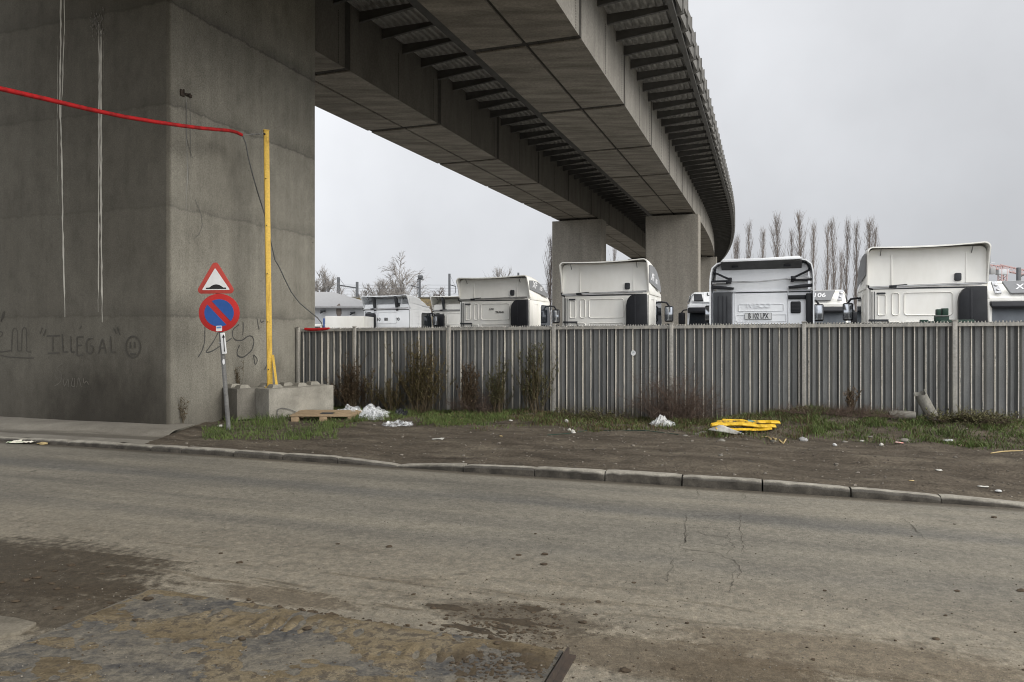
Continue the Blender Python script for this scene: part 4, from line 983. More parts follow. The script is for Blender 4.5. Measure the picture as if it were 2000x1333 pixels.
# place the post on the block where the photo has it
pb = P(527, 757, 14.25); pt = P(520, 256, 14.25); pb.z = bz+.6
rt = thing('yellow_post', 'tall yellow square post with a brace, standing on the concrete block', 'post', pb)
ax = (pt-pb).normalized(); rot = Matrix.Rotation(math.radians(24), 4, 'Z'); tilt = Vector((0, 0, 1)).rotation_difference(ax).to_matrix().to_4x4(); Tp = Matrix.Translation(pb) @ tilt @ rot; LP = (pt-pb).length
mb = MB(); mb.box(-.05, .05, -.05, .05, 0, LP, .006, M=Tp); obj('upright', mb, M['yellow'], rt)
mb = MB(); mb.box(-.058, .058, -.058, .058, LP, LP+.012, .003, M=Tp); obj('cap', mb, M['yellow'], rt)
mb = MB(); mb.box(-.1, .1, -.1, .1, .001, .014, .003, M=Matrix.Translation(pb) @ rot); obj('base_plate', mb, M['yellow'], rt)
mb = MB(); q0 = P(533, 694, 14.24); q1 = Vector((P(545.5, 757, 14.24).x, 14.1, bz+.6))
mb.tube([q0, q1], .026, 4); obj('brace', mb, M['yellow'], rt, smooth=False)
mb = MB()
for yy in (349, 441, 535, 629, 722): c = P(518+(yy-256)*.0135, yy, 14.17); mb.ell(c, .012, .012, .012, 8, 6)
mb.ell(P(516.5, 262, 14.17), .022, .03, .022, 10, 6); obj('bolt', mb, M['rust'], rt)
# cable sleeve across the road (in front of the pier) and the wire to the post
pts = [P(472, 264, 13.9), P(462, 259, 13.75), P(448, 255.5, 13.5), P(430, 254, 13.25), P(395, 251, 12.8), P(355, 246, 12.35), P(300, 238, 11.8), P(240, 228, 11.25), P(170, 213, 10.55), P(90, 194, 9.85), P(0, 173.5, 9.1), P(-110, 147, 8.3), P(-260, 113, 7.4), P(-480, 66, 6.4), P(-800, 4, 5.4)]
mb = MB(); mb.tube(pts, .032, 12); rt = tag(obj('red_sleeve', mb, M['red'], origin=pts[0]), 'long sagging red foam-sleeved cable strung across from the yellow post', 'cable')
w0, w1 = P(475, 263, 13.92), P(517, 262, 14.17); mb = MB(); mb.tube([w0, w1], .0055, 5)
for t in (.42, .62, .72): c = w0.lerp(w1, t); mb.tube([c-Vector((.025, 0, 0)), c+Vector((.025, 0, 0))], .014, 6)
obj('tie_wire', mb, M['galv'], rt)
cp = [P(474, 266, 13.9), P(480, 280, 13.95), P(485, 308, 14.05), P(492, 336, 14.2), P(503, 375, 14.4), P(516, 416, 14.6), P(524, 450, 14.75), P(532, 485, 14.95), P(537, 508, 15.05), P(546, 523, 15.15), P(556, 545, 15.3), P(569, 571, 15.5), P(585, 592, 15.75), P(605, 609, 16.0), P(620, 621, 16.2), P(628, 631, 16.25), P(631, 642, 16.25)]
mb = MB(); mb.tube(cp, .012, 8); tag(obj('hanging_cable', mb, M['wire'], origin=cp[0]), 'thin grey cable hanging from the red sleeve down to the fence top', 'cable')
cp = [G(540, 806, .1), ]
mb = MB(); q = [onplane(x, y, c1+Vector((0, 0, 0)), Vector((.747, -.664, 0)))+Vector((.02, -.02, 0)) for x, y in ((543, 818), (540, 808), (541, 800), (549, 797), (562, 799), (575, 804), (583, 808))]
mb.tube(q, .006, 6); tag(obj('loose_cable', mb, M['wire'], origin=q[0]), 'short dark cable loop lying against the front of the concrete block', 'cable')
# ================================================================ road sign on a leaning pole
YS = 12.40; sb = G(447.5, 840, verge_z(*G(447.5, 840, 0).xy)); YS = sb.y; K = F/YS
def sp(px, py, dy=0): return P(px, py, YS+dy)
rt = thing('road_sign', 'leaning grey sign pole with hump warning triangle and no-parking disc', 'road sign', sb)
mb = MB(); mb.tube([sb-Vector((0, 0, .1)), sp(442, 780), sp(437, 715), sp(431.5, 645), sp(425, 560), sp(423, 528)], .038, 16); obj('pole', mb, M['pole'], rt)
def plate(mb, pts, y0, y1, bev=0): mb.prism([((px-CX)*YS/F, EYE+(HY-py)*YS/F) for px, py in pts], YS+y0, YS+y1, 'xz', bev)
def rounded(pts, r, n=5):
    out = []; m = len(pts)
    for i in range(m):
        p = Vector(pts[i]); a = (Vector(pts[i-1])-p).normalized(); b_ = (Vector(pts[(i+1) % m])-p).normalized(); q = min(r, 1e9)
        ang = a.angle(b_)/2; dd = r/math.tan(ang); c = p+(a+b_).normalized()*(r/math.sin(ang)); s0 = p+a*dd-c; s1 = p+b_*dd-c
        for k in range(n+1):
            v = s0.lerp(s1, k/n).normalized()*r; out.append(tuple(c+v))
    return out
tri = rounded([(423, 507), (384, 574.5), (464.5, 574)], 7)
mb = MB(); plate(mb, tri, -.062, -.052, .002); tp = obj('warning_triangle', mb, M['signred2'], rt)
mb = MB(); plate(mb, rounded([(423, 524.5), (397.5, 567.5), (452, 567)], 1.2), -.0655, -.062); obj('white_field', mb, M['signwhite'], tp, smooth=False)
mb = MB(); hump = [(405.5, 565.5), (405.5, 562.8), (411, 562.5)]+[(412+(i/12)*27, 562.5-6.2*math.sin(PI*i/12)**.9 if 0 < i < 12 else 562.5) for i in range(13)]+[(444.5, 562.3), (444.5, 565.2)]
plate(mb, hump, -.069, -.0655); obj('hump_symbol', mb, M['ink'], tp, smooth=False)
ang = [2*PI*i/48 for i in range(48)]; dc = (430.8, 611.8)
mb = MB(); plate(mb, [(dc[0]+39.8*math.cos(t), dc[1]+37.3*math.sin(t)) for t in ang], -.062, -.052, .002); dp = obj('no_parking_disc', mb, M['signred'], rt)
# two blue half fields left and right of the slash
def half(sgn):
    a0 = math.radians(46); rx, ry = 28.6, 26.6; out = []
    dn = (math.sin(a0)*sgn, -math.cos(a0)*sgn); off = 3.6
    for t in ang:
        p = (rx*math.cos(t), ry*math.sin(t))
        if p[0]*dn[0]+p[1]*dn[1] > off: out.append((t, p))
    # start the run at the gap
    ts = [t for t, _ in out]
    k = max(range(len(ts)), key=lambda i: (ts[i]-ts[i-1]) % (2*PI)); out = out[k:]+out[:k]
    return [(dc[0]+p[0], dc[1]+p[1]) for _, p in out]
for s_ in (1, -1):
    mb = MB(); plate(mb, half(s_), -.0655, -.062); obj('blue_field', mb, M['signblue'], dp, smooth=False)
mb = MB(); plate(mb, rounded([(425, 637), (436.5, 636.5), (436.5, 647), (425, 647.5)], 1.5), -.0662, -.0625); sk = obj('sticker', mb, M['signwhite'], dp, smooth=False)
mb = MB(); plate(mb, [(426, 638.5), (435.5, 638), (435.5, 641.5), (426, 642)], -.068, -.0662); obj('sticker_print', mb, nmat('sky_blue_print', (.1, .25, .5), rough=.5), sk, smooth=False)
ap = rounded([(432.5, 650.5), (441.5, 650), (445.5, 691), (436.5, 692)], 1.6)
mb = MB(); plate(mb, ap, -.062, -.052, .0015); apo = obj('arrow_plate', mb, M['signwhite'], rt)
mb = MB(); plate(mb, [(438.9, 658), (440.3, 658), (442.1, 687), (440.3, 687)], -.065, -.062); plate(mb, [(438.9, 653.5), (442.6, 659.5), (436.6, 660)], -.0653, -.062); obj('arrow', mb, M['ink'], apo, smooth=False)
mb = MB()
for yy in (551, 600, 625, 670):
    c = sp(424+(yy-540)*.085, yy); mb.box(c.x-.05, c.x+.05, YS-.052, YS+.045, c.z-.012, c.z+.012, .003)
obj('clamp', mb, M['galv'], rt)
mb = MB(); c = sp(437, 707, -.037); pts = []
for t in ang[::3]: pts.append(c+Vector((.022*math.cos(t), -.004, .05*math.sin(t))))
mb.add(pts, [list(range(len(pts)))]); obj('worn_sticker', mb, M['decalw'], rt, smooth=False)
# ================================================================ truck cabs in the yard
YZ = -.03
def rrect(x0, x1, z0, z1, r, n=5):
    out = []
    for cx, cz, a0 in ((x1-r, z0+r, -PI/2), (x1-r, z1-r, 0), (x0+r, z1-r, PI/2), (x0+r, z0+r, PI)):
        for k in range(n+1): t = a0+PI/2*k/n; out.append((cx+r*math.cos(t), cz+r*math.sin(t)))
    return out
def ring(mb, x0, x1, z0, z1, r, y, w=.034, d=.022):
    """a raised rounded frame pressed into the rear wall"""
    o = rrect(x0, x1, z0, z1, r); i = rrect(x0+w, x1-w, z0+w, z1-w, max(.01, r-w)); m = [((a[0]+b[0])/2, (a[1]+b[1])/2) for a, b in zip(o, i)]; n = len(o)
    vs = [(p[0], y, p[1]) for p in o]+[(p[0], y-d, p[1]) for p in m]+[(p[0], y, p[1]) for p in i]
    mb.add(vs, [(k, (k+1) % n, n+(k+1) % n, n+k) for k in range(n)]+[(n+k, n+(k+1) % n, 2*n+(k+1) % n, 2*n+k) for k in range(n)])
def arch(W, zb, zt, r, sag=0.0, n=8, rise=0.0):
    """open inverted-U outline from the lower left to the lower right"""
    pts = [(-W, zb), (-W, (zb+zt)/2)]
    for k in range(n+1): t = PI-PI/2*k/n; pts.append((-W+r+r*math.cos(t), zt-r+r*math.sin(t)))
    for k in range(1, 8): u = k/8; pts.append((-W+r+(2*W-2*r)*u, zt-sag*math.sin(PI*u)+rise*u))
    for k in range(n+1): t = PI/2-PI/2*k/n; pts.append((W-r+r*math.cos(t), zt+rise-r+r*math.sin(t)))
    pts += [(W, (zb+zt)/2), (W, zb)]; return pts
def shell(mb, sections, th):
    """sections: list of (y, outline); inner wall offset inwards by th"""
    def inner(o):
        out = []
        for i, p in enumerate(o):
            a, b_ = Vector(o[max(0, i-1)]), Vector(o[min(len(o)-1, i+1)]); d = (b_-a).normalized(); out.append((p[0]+d.y*th, p[1]-d.x*th))
        return out
    yy = lambda y, p: y(p[1]) if callable(y) else y
    so = [[(p[0], yy(y, p), p[1]) for p in o] for y, o in sections]; si = [[(p[0], yy(y, q), p[1]) for p, q in zip(inner(o), o)] for y, o in sections]
    n = len(so[0]); m = len(so); vs = [p for s_ in so for p in s_]+[p for s_ in si for p in s_]; q = n*m; fs = []
    for j in range(m-1):
        for i in range(n-1):
            fs.append((j*n+i, j*n+i+1, (j+1)*n+i+1, (j+1)*n+i)); fs.append((q+j*n+i, q+(j+1)*n+i, q+(j+1)*n+i+1, q+j*n+i+1))
    for j in (0, m-1):
        for i in range(n-1): fs.append((j*n+i, q+j*n+i, q+j*n+i+1, j*n+i+1))
    for i in (0, n-1):
        for j in range(m-1): fs.append((j*n+i, (j+1)*n+i, q+(j+1)*n+i, q+j*n+i))
    mb.add(vs, fs)
def loft(mb, outs, cap=True):
    """outs: list of (y, closed outline [(x,z)])"""
    n = len(outs[0][1]); vs = [(x, y, z) for y, o in outs for x, z in o]; fs = []
    for j in range(len(outs)-1):
        for i in range(n): fs.append((j*n+i, j*n+(i+1) % n, (j+1)*n+(i+1) % n, (j+1)*n+i))
    if cap: fs.append(list(range(n))); fs.append([(len(outs)-1)*n+i for i in range(n)])
    mb.add(vs, fs)
def wheel(parent, x, y, r=.5, w=.3):
    mb = MB(); prof = [(-w/2, r*.62), (-w/2, r*.93), (-w/2+.03, r), (w/2-.03, r), (w/2, r*.93), (w/2, r*.62)]; n = 24
    vs = [(x+a, y+b_*math.cos(2*PI*k/n), r+b_*math.sin(2*PI*k/n)) for k in range(n) for a, b_ in prof]; m = len(prof)
    mb.add(vs, [(k*m+i, k*m+i+1, ((k+1) % n)*m+i+1, ((k+1) % n)*m+i) for k in range(n) for i in range(m-1)])
    wo = obj('wheel', mb, M['rubber'], parent, local=True)
    mb = MB()
    vs = [(x+a, y+b_*math.cos(2*PI*k/n), r+b_*math.sin(2*PI*k/n)) for k in range(n) for a, b_ in ((-w*.35, r*.1), (-w*.2, r*.45), (-w*.4, r*.63), (w*.4, r*.63), (w*.2, r*.45), (w*.35, r*.1))]
    mb.add(vs, [(k*6+i, k*6+i+1, ((k+1) % n)*6+i+1, ((k+1) % n)*6+i) for k in range(n) for i in range(5)]); obj('rim', mb, M['galv'], wo, local=True)
def mirror(root, s, side_mat):
    mb = MB(); x = 1.25*s
    mb.tube([(x, 2.0, 2.62), (x+.16*s, 2.12, 2.60), (x+.24*s, 2.14, 2.48)], .028, 8)
    mb.tube([(x, 2.05, 1.62), (x+.2*s, 2.14, 1.66), (x+.24*s, 2.14, 1.74)], .025, 8)
    ar = obj('mirror_arm', mb, M['black'], root, local=True)
    mb = MB(); mb.box(x+.10*s if s > 0 else x+.36*s, x+.36*s if s > 0 else x+.10*s, 2.05, 2.19, 2.02, 2.50, .05, seg=3); obj('mirror_housing', mb, M['black'], root, local=True)
    mb = MB(); mb.box(x+.12*s if s > 0 else x+.36*s, x+.36*s if s > 0 else x+.12*s, 2.05, 2.18, 1.70, 1.97, .05, seg=3); lw = obj('mirror_housing', mb, M['black'], root, local=True)
    for z0, z1, par in ((2.06, 2.46, ar), (1.74, 1.93, lw)):
        mb = MB(); a, b_ = sorted((x+.13*s, x+.34*s)); mb.box(a, b_, 2.042, 2.05, z0, z1, .002); obj('mirror_glass', mb, M['mirror'], par, local=True)
M['under'] = nmat('spoiler_plastic', (.13, .13, .13), (.08, .08, .08), 3, .6)
M['mirror'] = nmat('mirror_glass', (.5, .52, .55), (.42, .44, .47), 2, .12, metal=.8)
def truck(kind, loc, rz, label, H=3.70, wt='white', texts=(), group='white truck cabs parked behind the fence', sideword=None, old=False):
    root = thing('truck', label, 'truck', (loc[0], loc[1], YZ), rz, group); W = M[wt]
    def part(name, mb, mat, parent=None, **k): return obj(name, mb, mat, parent or root, local=True, **k)
    zc = 2.78
    # body of the cab
    mb = MB(); mb.prism([(0, .95), (0, zc), (2.18, zc), (2.34, 1.95), (2.36, .55), (1.95, .55), (1.9, 1.0), (.9, 1.0), (.86, .95)], -1.24, 1.24, 'yz', .045, seg=3); body = part('cab_body', mb, W)
    # high roof
    mb = MB()
    hz = H-.06
    secs = []
    for y, z, wd in ((.0, hz-.36, 1.2), (.3, hz-.32, 1.2), (.75, hz-.05, 1.2), (1.25, hz-.10, 1.2), (1.65, hz-.22, 1.2), (1.98, hz-.42, 1.2), (2.2, zc+.03, 1.2)) if old else ((.0, hz+.012, 1.222), (.35, hz+.015, 1.222), (.8, hz-.02, 1.2), (1.25, hz-.10, 1.2), (1.65, hz-.22, 1.2), (1.98, hz-.42, 1.2), (2.2, zc+.03, 1.2)) if kind != 'panelled' else ((.0, hz-.12, 1.13), (.35, hz-.06, 1.14), (.8, hz-.04, 1.16), (1.25, hz-.17, 1.17), (1.7, hz-.35, 1.18), (2.0, zc+.22, 1.19), (2.16, zc+.05, 1.19)):
        secs.append((y, rrect(-wd, wd, zc-.05, max(z, zc+.04), min(.14, (z-zc)*.45+.02), 5)))
    loft(mb, secs); part('high_roof', mb, W)
    # flared deflector shell round the roof
    if kind != 'panelled':
        mb = MB(); zb = zc+.07
        ed_ = lambda z: -.02-.25*max(0, min(1, (z-zb)/(H-.12-zb)))**1.6
        shell(mb, [(ed_, arch(1.252, zb, H-.01, .13, .04, rise=.03)), (lambda z: ed_(z)*.4, arch(1.255, zb, H, .13, .02, rise=.02)), (.25, arch(1.25, zb, H+.01, .13)), (.75, arch(1.24, zb, H-.03, .14)), (1.15, arch(1.235, zb, H-.10, .16))], .028)
        dfl = part('roof_deflector', mb, W)
        for x in (-.95, .92): mb = MB(); mb.tube([(x, -.01, H-.2), (x, -.15, H-.06)], .011, 6); obj('deflector_strut', mb, M['galv'] if not old else M['dgrey'], dfl, local=True)
        if old:
            for x in (-.6, .58):
                mb = MB(); mb.prism([(-.02, H-.72), (-.05, H-.72), (-.26, H-.12), (-.2, H-.05), (-.02, H-.2)], x-.05, x+.05, 'yz', .006); obj('deflector_bracket', mb, M['dgrey'], dfl, local=True)
    else:
        mb = MB(); zb = .95
        def wing(y, wd, zt): return [(-wd, zb), (-wd, zc), (-wd*.998, zc+.3), (-wd*.985, H-.42), (-wd*.955, H-.26), (-wd*.86, H-.15), (-wd*.72, H-.105), (0, H-.12+.0), (wd*.72, H-.075), (wd*.86, H-.12), (wd*.955, H-.22), (wd*.985, H-.38), (wd*.998, zc+.3), (wd, zc), (wd, zb)]
        shell(mb, [(-.30, wing(0, 1.27, 0)), (.1, wing(0, 1.265, 0)), (.9, [(x, z if z <= zc else z-.05) for x, z in wing(0, 1.25, 0)])], .03); dfl = part('side_fairing', mb, W)
        mb = MB(); mb.prism([(-.98, H-.115), (-.92, H-.05), (0, H-.06), (.92, H-.03), (.98, H-.095), (.92, H-.115), (0, H-.125), (-.92, H-.13)], -.38, .4, 'xz', .01); part('roof_spoiler', mb, W)
        mb = MB(); mb.prism([(-.36, H-.13), (-.30, H-.17), (-.03, H-.31), (-.0, H-.31), (-.0, H-.12)], -.98, .98, 'yz', .008); part('spoiler_underside', mb, M['under'])
        for s in (-1, 1):
            mb = MB(); mb.tube([(1.19*s, -.16, H-.36), (.80*s, -.10, H-.55)], .026, 6); mb.box(min(1.22*s, .72*s), max(1.22*s, .72*s), -.2, -.03, H-.64, H-.585, .01); mb.box(min(.72*s, .80*s), max(.72*s, .80*s), -.2, -.03, H-.66, H-.52, .008); part('fairing_brace', mb, M['black'])
            mb = MB(); mb.prism([(1.22*s, zc+.08), (1.22*s, zc+.16), (.95*s, zc+.14), (.66*s, zc+.1), (.68*s, zc+.045)], -.2, -.03, 'xz', .008); part('fairing_brace', mb, M['black'])
            mb = MB(); mb.box(min(.55*s, .72*s), max(.55*s, .72*s), -.22, -.04, H-.27, H-.16, .02); part('spoiler_mount', mb, M['black'])
    # rear wall pressings
    y = -.001
    mb = MB()
    if kind != 'panelled':
        for a in ((-.46, .56, 2.10, 2.66, .08), (-.72, -.54, 2.10, 2.66, .07), (-1.02, -.82, 2.10, 2.62, .05), (-.46, .56, 1.45, 1.98, .06), (-1.02, -.54, 1.45, 1.98, .05)): ring(mb, *a, y)
        mb.box(-.73, -.69, -.012, .02, zc+.05, H-.2, .006); mb.box(.80, .83, -.010, .02, zc+.05, H-.18, .005)
    else:
        for k, (xa, xb) in enumerate(((-.62, .62), (-.56, .56), (-.62, .62), (-.56, .56))): ring(mb, xa, xb, 1.44+.27*k, 1.64+.27*k, .03, y, .022, .016)
        ring(mb, .70, 1.02, 1.5, 1.95, .03, y)
        ring(mb, -.66, .66, 1.3, 2.78, .04, y, .02, .018)
        mb.box(-1.2, 1.2, -.028, .0, zc-.02, zc+.02, .006); mb.box(.66, .68, -.016, 0, 1.1, 2.76); mb.box(-.70, -.68, -.016, 0, 1.1, 2.76)
    part('wall_pressing', mb, W)
    mb = MB(); mb.box(-1.19, 1.19, -.004, .0, zc-.045, zc-.010)
    if kind != 'panelled':
        for x in (-1.17, 1.225): mb.box(x-.008, x+.008, -.004, 0, 1.0, zc-.03)
    part('seam', mb, M['dgrey'], smooth=False)
    # intake, vent, rods, hoses
    if kind != 'panelled':
        mb = MB()
        if not old: mb.prism([(.64, 1.2), (.64, 2.45), (.67, 2.60), (.75, 2.71), (.88, 2.76), (1.2, 2.76), (1.22, 1.2)], -.17, -.004, 'xz', .02); mb.prism([(.86, 1.2), (.86, 2.7), (.90, 2.7), (.92, 1.2)], -.18, -.16, 'xz', .004)
        else: mb.prism([(-1.04, 1.2), (-1.04, 2.55), (-.98, 2.6), (-.62, 2.6), (-.56, 2.5), (-.56, 1.2)], -.17, -.004, 'xz', .02)
        part('air_intake', mb, M['black'])
        mb = MB(); mb.prism(rrect(.58, .72, zc+.12, zc+.30, .03, 3), -.035, .01, 'xz', .006); part('roof_vent', mb, M['dgrey'])
        mb = MB(); mb.tube([(-1.2, -.13, zc+.0), (.0, -.13, zc+.03), (1.2, -.13, zc+.055)], .023, 8); mb.tube([(-1.18, -.09, zc-.03), (1.1, -.09, zc+.02)], .010, 6); part('rear_rod', mb, M['chrome'])
        mb = MB(); mb.box(-.78, -.62, -.16, -.1, zc-.02, zc+.04, .012); mb.tube([(-1.22, -.13, zc+.05), (-1.2, -.13, zc-.03), (-1.12, -.1, zc-.05)], .02, 6); mb.tube([(-.74, -.14, zc+.03), (-.4, -.14, zc+.055)], .01, 6); part('rod_clip', mb, M['black'])
        mb = MB(); mb.box(-1.03, -.84, -.03, 0, zc-.16, zc-.12, .008); mb.box(-1.2, -.78, -.05, 0, 1.98, 2.02, .006); mb.tube([(-.80, -.05, 2.0), (-.77, -.06, 1.9), (-.77, -.06, 1.3)], .016, 6); mb.tube([(-1.08, -.03, zc-.1), (-1.08, -.03, 1.3)], .009, 5); mb.tube([(-1.13, -.03, zc-.1), (-1.13, -.03, 1.3)], .009, 5); part('hoses_and_handles', mb, M['dgrey'])
    else:
        mb = MB(); mb.box(-1.18, -.72, -.2, -.005, 1.0, 2.76, .02); part('air_intake', mb, M['dgrey'])
        mb = MB()
        for x in (-1.05, -.93, -.83): mb.box(x-.008, x+.008, -.212, -.198, 1.4, 2.66, .002)
        part('intake_rib', mb, M['black'])
        mb = MB(); mb.prism(rrect(.72, .96, 2.2, 2.5, .03, 3), -.03, 0, 'xz', .006); part('rear_vent', mb, M['black'])
        mb = MB(); 
        for k in range(7): mb.box(.74, .94, -.036, -.028, 2.24+.035*k, 2.255+.035*k)
        part('vent_louvre', mb, M['dgrey'])
        mb = MB(); mb.box(.66, 1.08, -.06, 0, 2.56, 2.66, .01); mb.box(1.08, 1.22, -.14, -.03, 1.1, 2.7, .02); part('corner_trim', mb, M['black'])
        mb = MB(); mb.tube([(-1.2, -.2, zc+.2), (-.8, -.2, zc+.24), (-.3, -.2, zc+.24)], .014, 6); mb.tube([(-1.2, -.22, zc+.22), (0, -.22, zc+.235), (1.15, -.2, zc+.33)], .017, 8); mb.tube([(.4, -.2, zc+.27), (1.2, -.2, zc+.30)], .012, 6); part('rear_rod', mb, M['chrome'])
        mb = MB(); mb.box(-.86, -.72, -.25, -.17, zc+.2, zc+.28, .015); part('rod_clip', mb, M['black']); mb = MB(); mb.box(.72, .84, -.23, -.17, zc+.27, zc+.34, .015); part('rod_clip', mb, M['black'])
        mb = MB(); text(mb, 'IVECO', .155, (-.05, -.012, 2.40), ext=.011, sx=1.35); part('embossed_lettering', mb, W, smooth=False)
        mb = MB(); mb.prism(rrect(-.40, .27, 2.04, 2.215, .02, 3), -.022, -.006, 'xz'); np = part('number_plate', mb, M['signwhite'], smooth=False)
        mb = MB(); text(mb, 'B 102 LPX', .185, (-.065, -.025, 2.127), ext=.003, sx=.62); obj('plate_lettering', mb, M['ink'], np, local=True, smooth=False)
        mb = MB(); ring(mb, -.40, .27, 2.04, 2.215, .02, -.0225, .008, .004); obj('plate_border', mb, M['ink'], np, local=True, smooth=False)
    for (s_, sz, x, z, sx) in texts:
        mb = MB(); text(mb, s_, sz, (x, -.008, z), ext=.003, sx=sx); part('rear_lettering', mb, M['ink'], smooth=False)
    # sides: roof side decal, door, glass
    for s in (-1, 1):
        X = 1.262*s
        if kind != 'panelled':
            a, b_ = sorted((X, X+.012*s))
            mb = MB(); mb.prism([(-.06, zc+.30), (-.10, H-.15), (.25, H-.13), (.75, H-.15), (1.2, H-.25), (1.65, H-.46), (1.95, zc+.18), (1.92, zc+.12), (.9, zc+.22)], a, b_, 'yz', 0)
            sd_ = part('side_decal', mb, M['greyp'] if not old else W, smooth=False)
            if sideword and s == 1:
                mb = MB(); text(mb, sideword, .30, (X+.016, .42, zc+.46), (0, 1, -.08), (0, .08, 1), .003, 1.25, .15)
                text(mb, '105', .19, (X+.016, 1.05, zc+.38), (0, 1, -.1), (0, .1, 1), .003, 1.1, .15); obj('side_lettering', mb, M['decalw'], sd_, local=True, smooth=False)
            mb = MB(); mb.prism([(.05, zc-.02), (.05, zc+.3), (.5, zc+.2), (1.2, zc+.12), (1.95, zc+.07), (2.1, zc-.02)], min(1.20*s, 1.258*s), max(1.20*s, 1.258*s), 'yz', .01); part('side_skirt', mb, W)
        if old:
            mb = MB()
            for k in range(6): mb.box(min(1.24*s, 1.252*s), max(1.24*s, 1.252*s), .1, 1.0, 1.6+.17*k, 1.63+.17*k, .004)
            part('side_rib', mb, W)
        mb = MB(); ringpts = rrect(.25, .85, 1.75, 2.66, .08); o = 1.241*s
        n = len(ringpts); i_ = rrect(.27, .83, 1.77, 2.64, .07)
        mb.add([(o, p[0], p[1]) for p in ringpts]+[(o+.01*s, p[0], p[1]) for p in i_], [(k, (k+1) % n, n+(k+1) % n, n+k) for k in range(n)]); part('side_pressing', mb, W)
        a, b_ = sorted((1.236*s, 1.247*s))
        mb = MB(); mb.prism([(1.02, 1.0), (1.02, 2.70), (2.12, 2.70), (2.27, 1.95), (2.28, 1.0)], a, b_, 'yz', .004); dr = part('door', mb, W)
        a, b_ = sorted((1.244*s, 1.253*s))
        mb = MB(); mb.prism([(1.12, 1.92), (1.12, 2.55), (1.2, 2.63), (2.06, 2.63), (2.2, 1.98), (2.0, 1.9)], a, b_, 'yz', 0); obj('window_glass', mb, M['glass'], dr, local=True, smooth=False)
        mirror(root, s, W)
    # front
    a = 1.16
    def onfront(z): return 2.19+(zc-z)*(.16/.83)+.012 if z > 1.95 else 2.36
    mb = MB(); vs = [(-a, onfront(1.98), 1.98), (a, onfront(1.98), 1.98), (a*.97, onfront(2.60), 2.60), (-a*.97, onfront(2.60), 2.60)]
    mb.add(vs+[(x, y_-.03, z) for x, y_, z in vs], [(0, 1, 2, 3), (7, 6, 5, 4), (0, 4, 5, 1), (1, 5, 6, 2), (2, 6, 7, 3), (3, 7, 4, 0)]); part('windscreen', mb, M['blind'] if kind == 'front' and sideword != 'plain' else M['glass'], smooth=False)
    mb = MB(); mb.prism([(2.12, 2.72), (2.42, 2.68), (2.52, 2.55), (2.50, 2.47), (2.2, 2.58)], -1.2, 1.2, 'yz', .02); part('sun_visor', mb, M['black'])
    mb = MB(); mb.box(-1.05, 1.05, 2.36, 2.385, 1.0, 1.85, .01); part('front_grille', mb, M['dgrey'])
    mb = MB(); mb.box(-1.23, 1.23, 2.2, 2.48, .35, .95, .05); part('bumper', mb, W)
    for s in (-1, 1):
        mb = MB(); mb.prism(rrect(min(.75*s, 1.15*s), max(.75*s, 1.15*s), .62, .86, .05), 2.475, 2.5, 'xz', .005); part('headlight', mb, M['lamp'])
        mb = MB(); mb.prism([(-4.0, .9), (-3.9, 1.1), (-1.9, 1.1), (-1.8, .9)], min(.85*s, 1.2*s), max(.85*s, 1.2*s), 'yz', .02); part('mudguard', mb, M['black'])
        mb = MB(); mb.box(min(.75*s, 1.2*s), max(.75*s, 1.2*s), -1.6, -.2, .45, .98, .05); part('fuel_tank', mb, M['galv'])
        wheel(root, 1.03*s, 1.42); wheel(root, .93*s, -2.75, .5, .55)
        mb = MB(); mb.box(min(.36*s, .44*s), max(.36*s, .44*s), -4.0, 2.0, .72, .98); part('chassis_rail', mb, M['dgrey'])
    mb = MB(); mb.box(-.5, .5, -3.2, -2.2, .98, 1.12, .03); part('coupling_plate', mb, M['rust'])
    # forehead: decal panel and spotlights on the slope above the visor
    if kind == 'front':
        p0, p1 = Vector((0, 2.19, zc+.05)), Vector((0, 1.92, H-.12)); up = (p1-p0).normalized(); nrm = Vector((0, up.z, -up.y))
        def fp(x, t, d): q = p0.lerp(p1, t)+nrm*d; return Vector((x, q.y, q.z))
        if sideword != 'plain':
            vs = [fp(x, t, .10) for x, t in ((-.62, .18), (.62, .18), (.80, .95), (-.80, .95))]
            mb = MB(); mb.add(vs+[v-nrm*.10 for v in vs], [(0, 1, 2, 3), (7, 6, 5, 4), (0, 4, 5, 1), (1, 5, 6, 2), (2, 6, 7, 3), (3, 7, 4, 0)]); fd = part('forehead_panel', mb, M['greyp'], smooth=False)
            mb = MB(); text(mb, 'XF 106' if sideword == 'XF106' else sideword, .27, fp(0, .56, .104), (-1, 0, 0), up, .004, 1.15, .15); obj('forehead_lettering', mb, M['decalw'], fd, local=True, smooth=False)
            for s in (-1, 1):
                pts = [fp(s*x, t, .10) for x, t in ((.86, .2), (1.04, .2), (1.1, .95), (.95, .95))]
                mb = MB(); mb.add(pts+[p-nrm*.1 for p in pts], [(0, 1, 2, 3), (7, 6, 5, 4), (0, 4, 5, 1), (1, 5, 6, 2), (2, 6, 7, 3), (3, 7, 4, 0)]); sl_ = part('spotlight', mb, M['lamp'], smooth=False)
                mb = MB(); c = fp(s*1.0, .68, .10); mb.ell(c, .06, .03, .06, 12, 8); c = fp(s*.96, .38, .10); mb.ell(c, .05, .03, .05, 12, 8); obj('bulb_bowl', mb, M['chrome'], sl_, local=True)
        else:
            pts = [fp(.62, .25, .1), fp(.98, .25, .1), fp(1.02, .8, .1), fp(.7, .8, .1)]
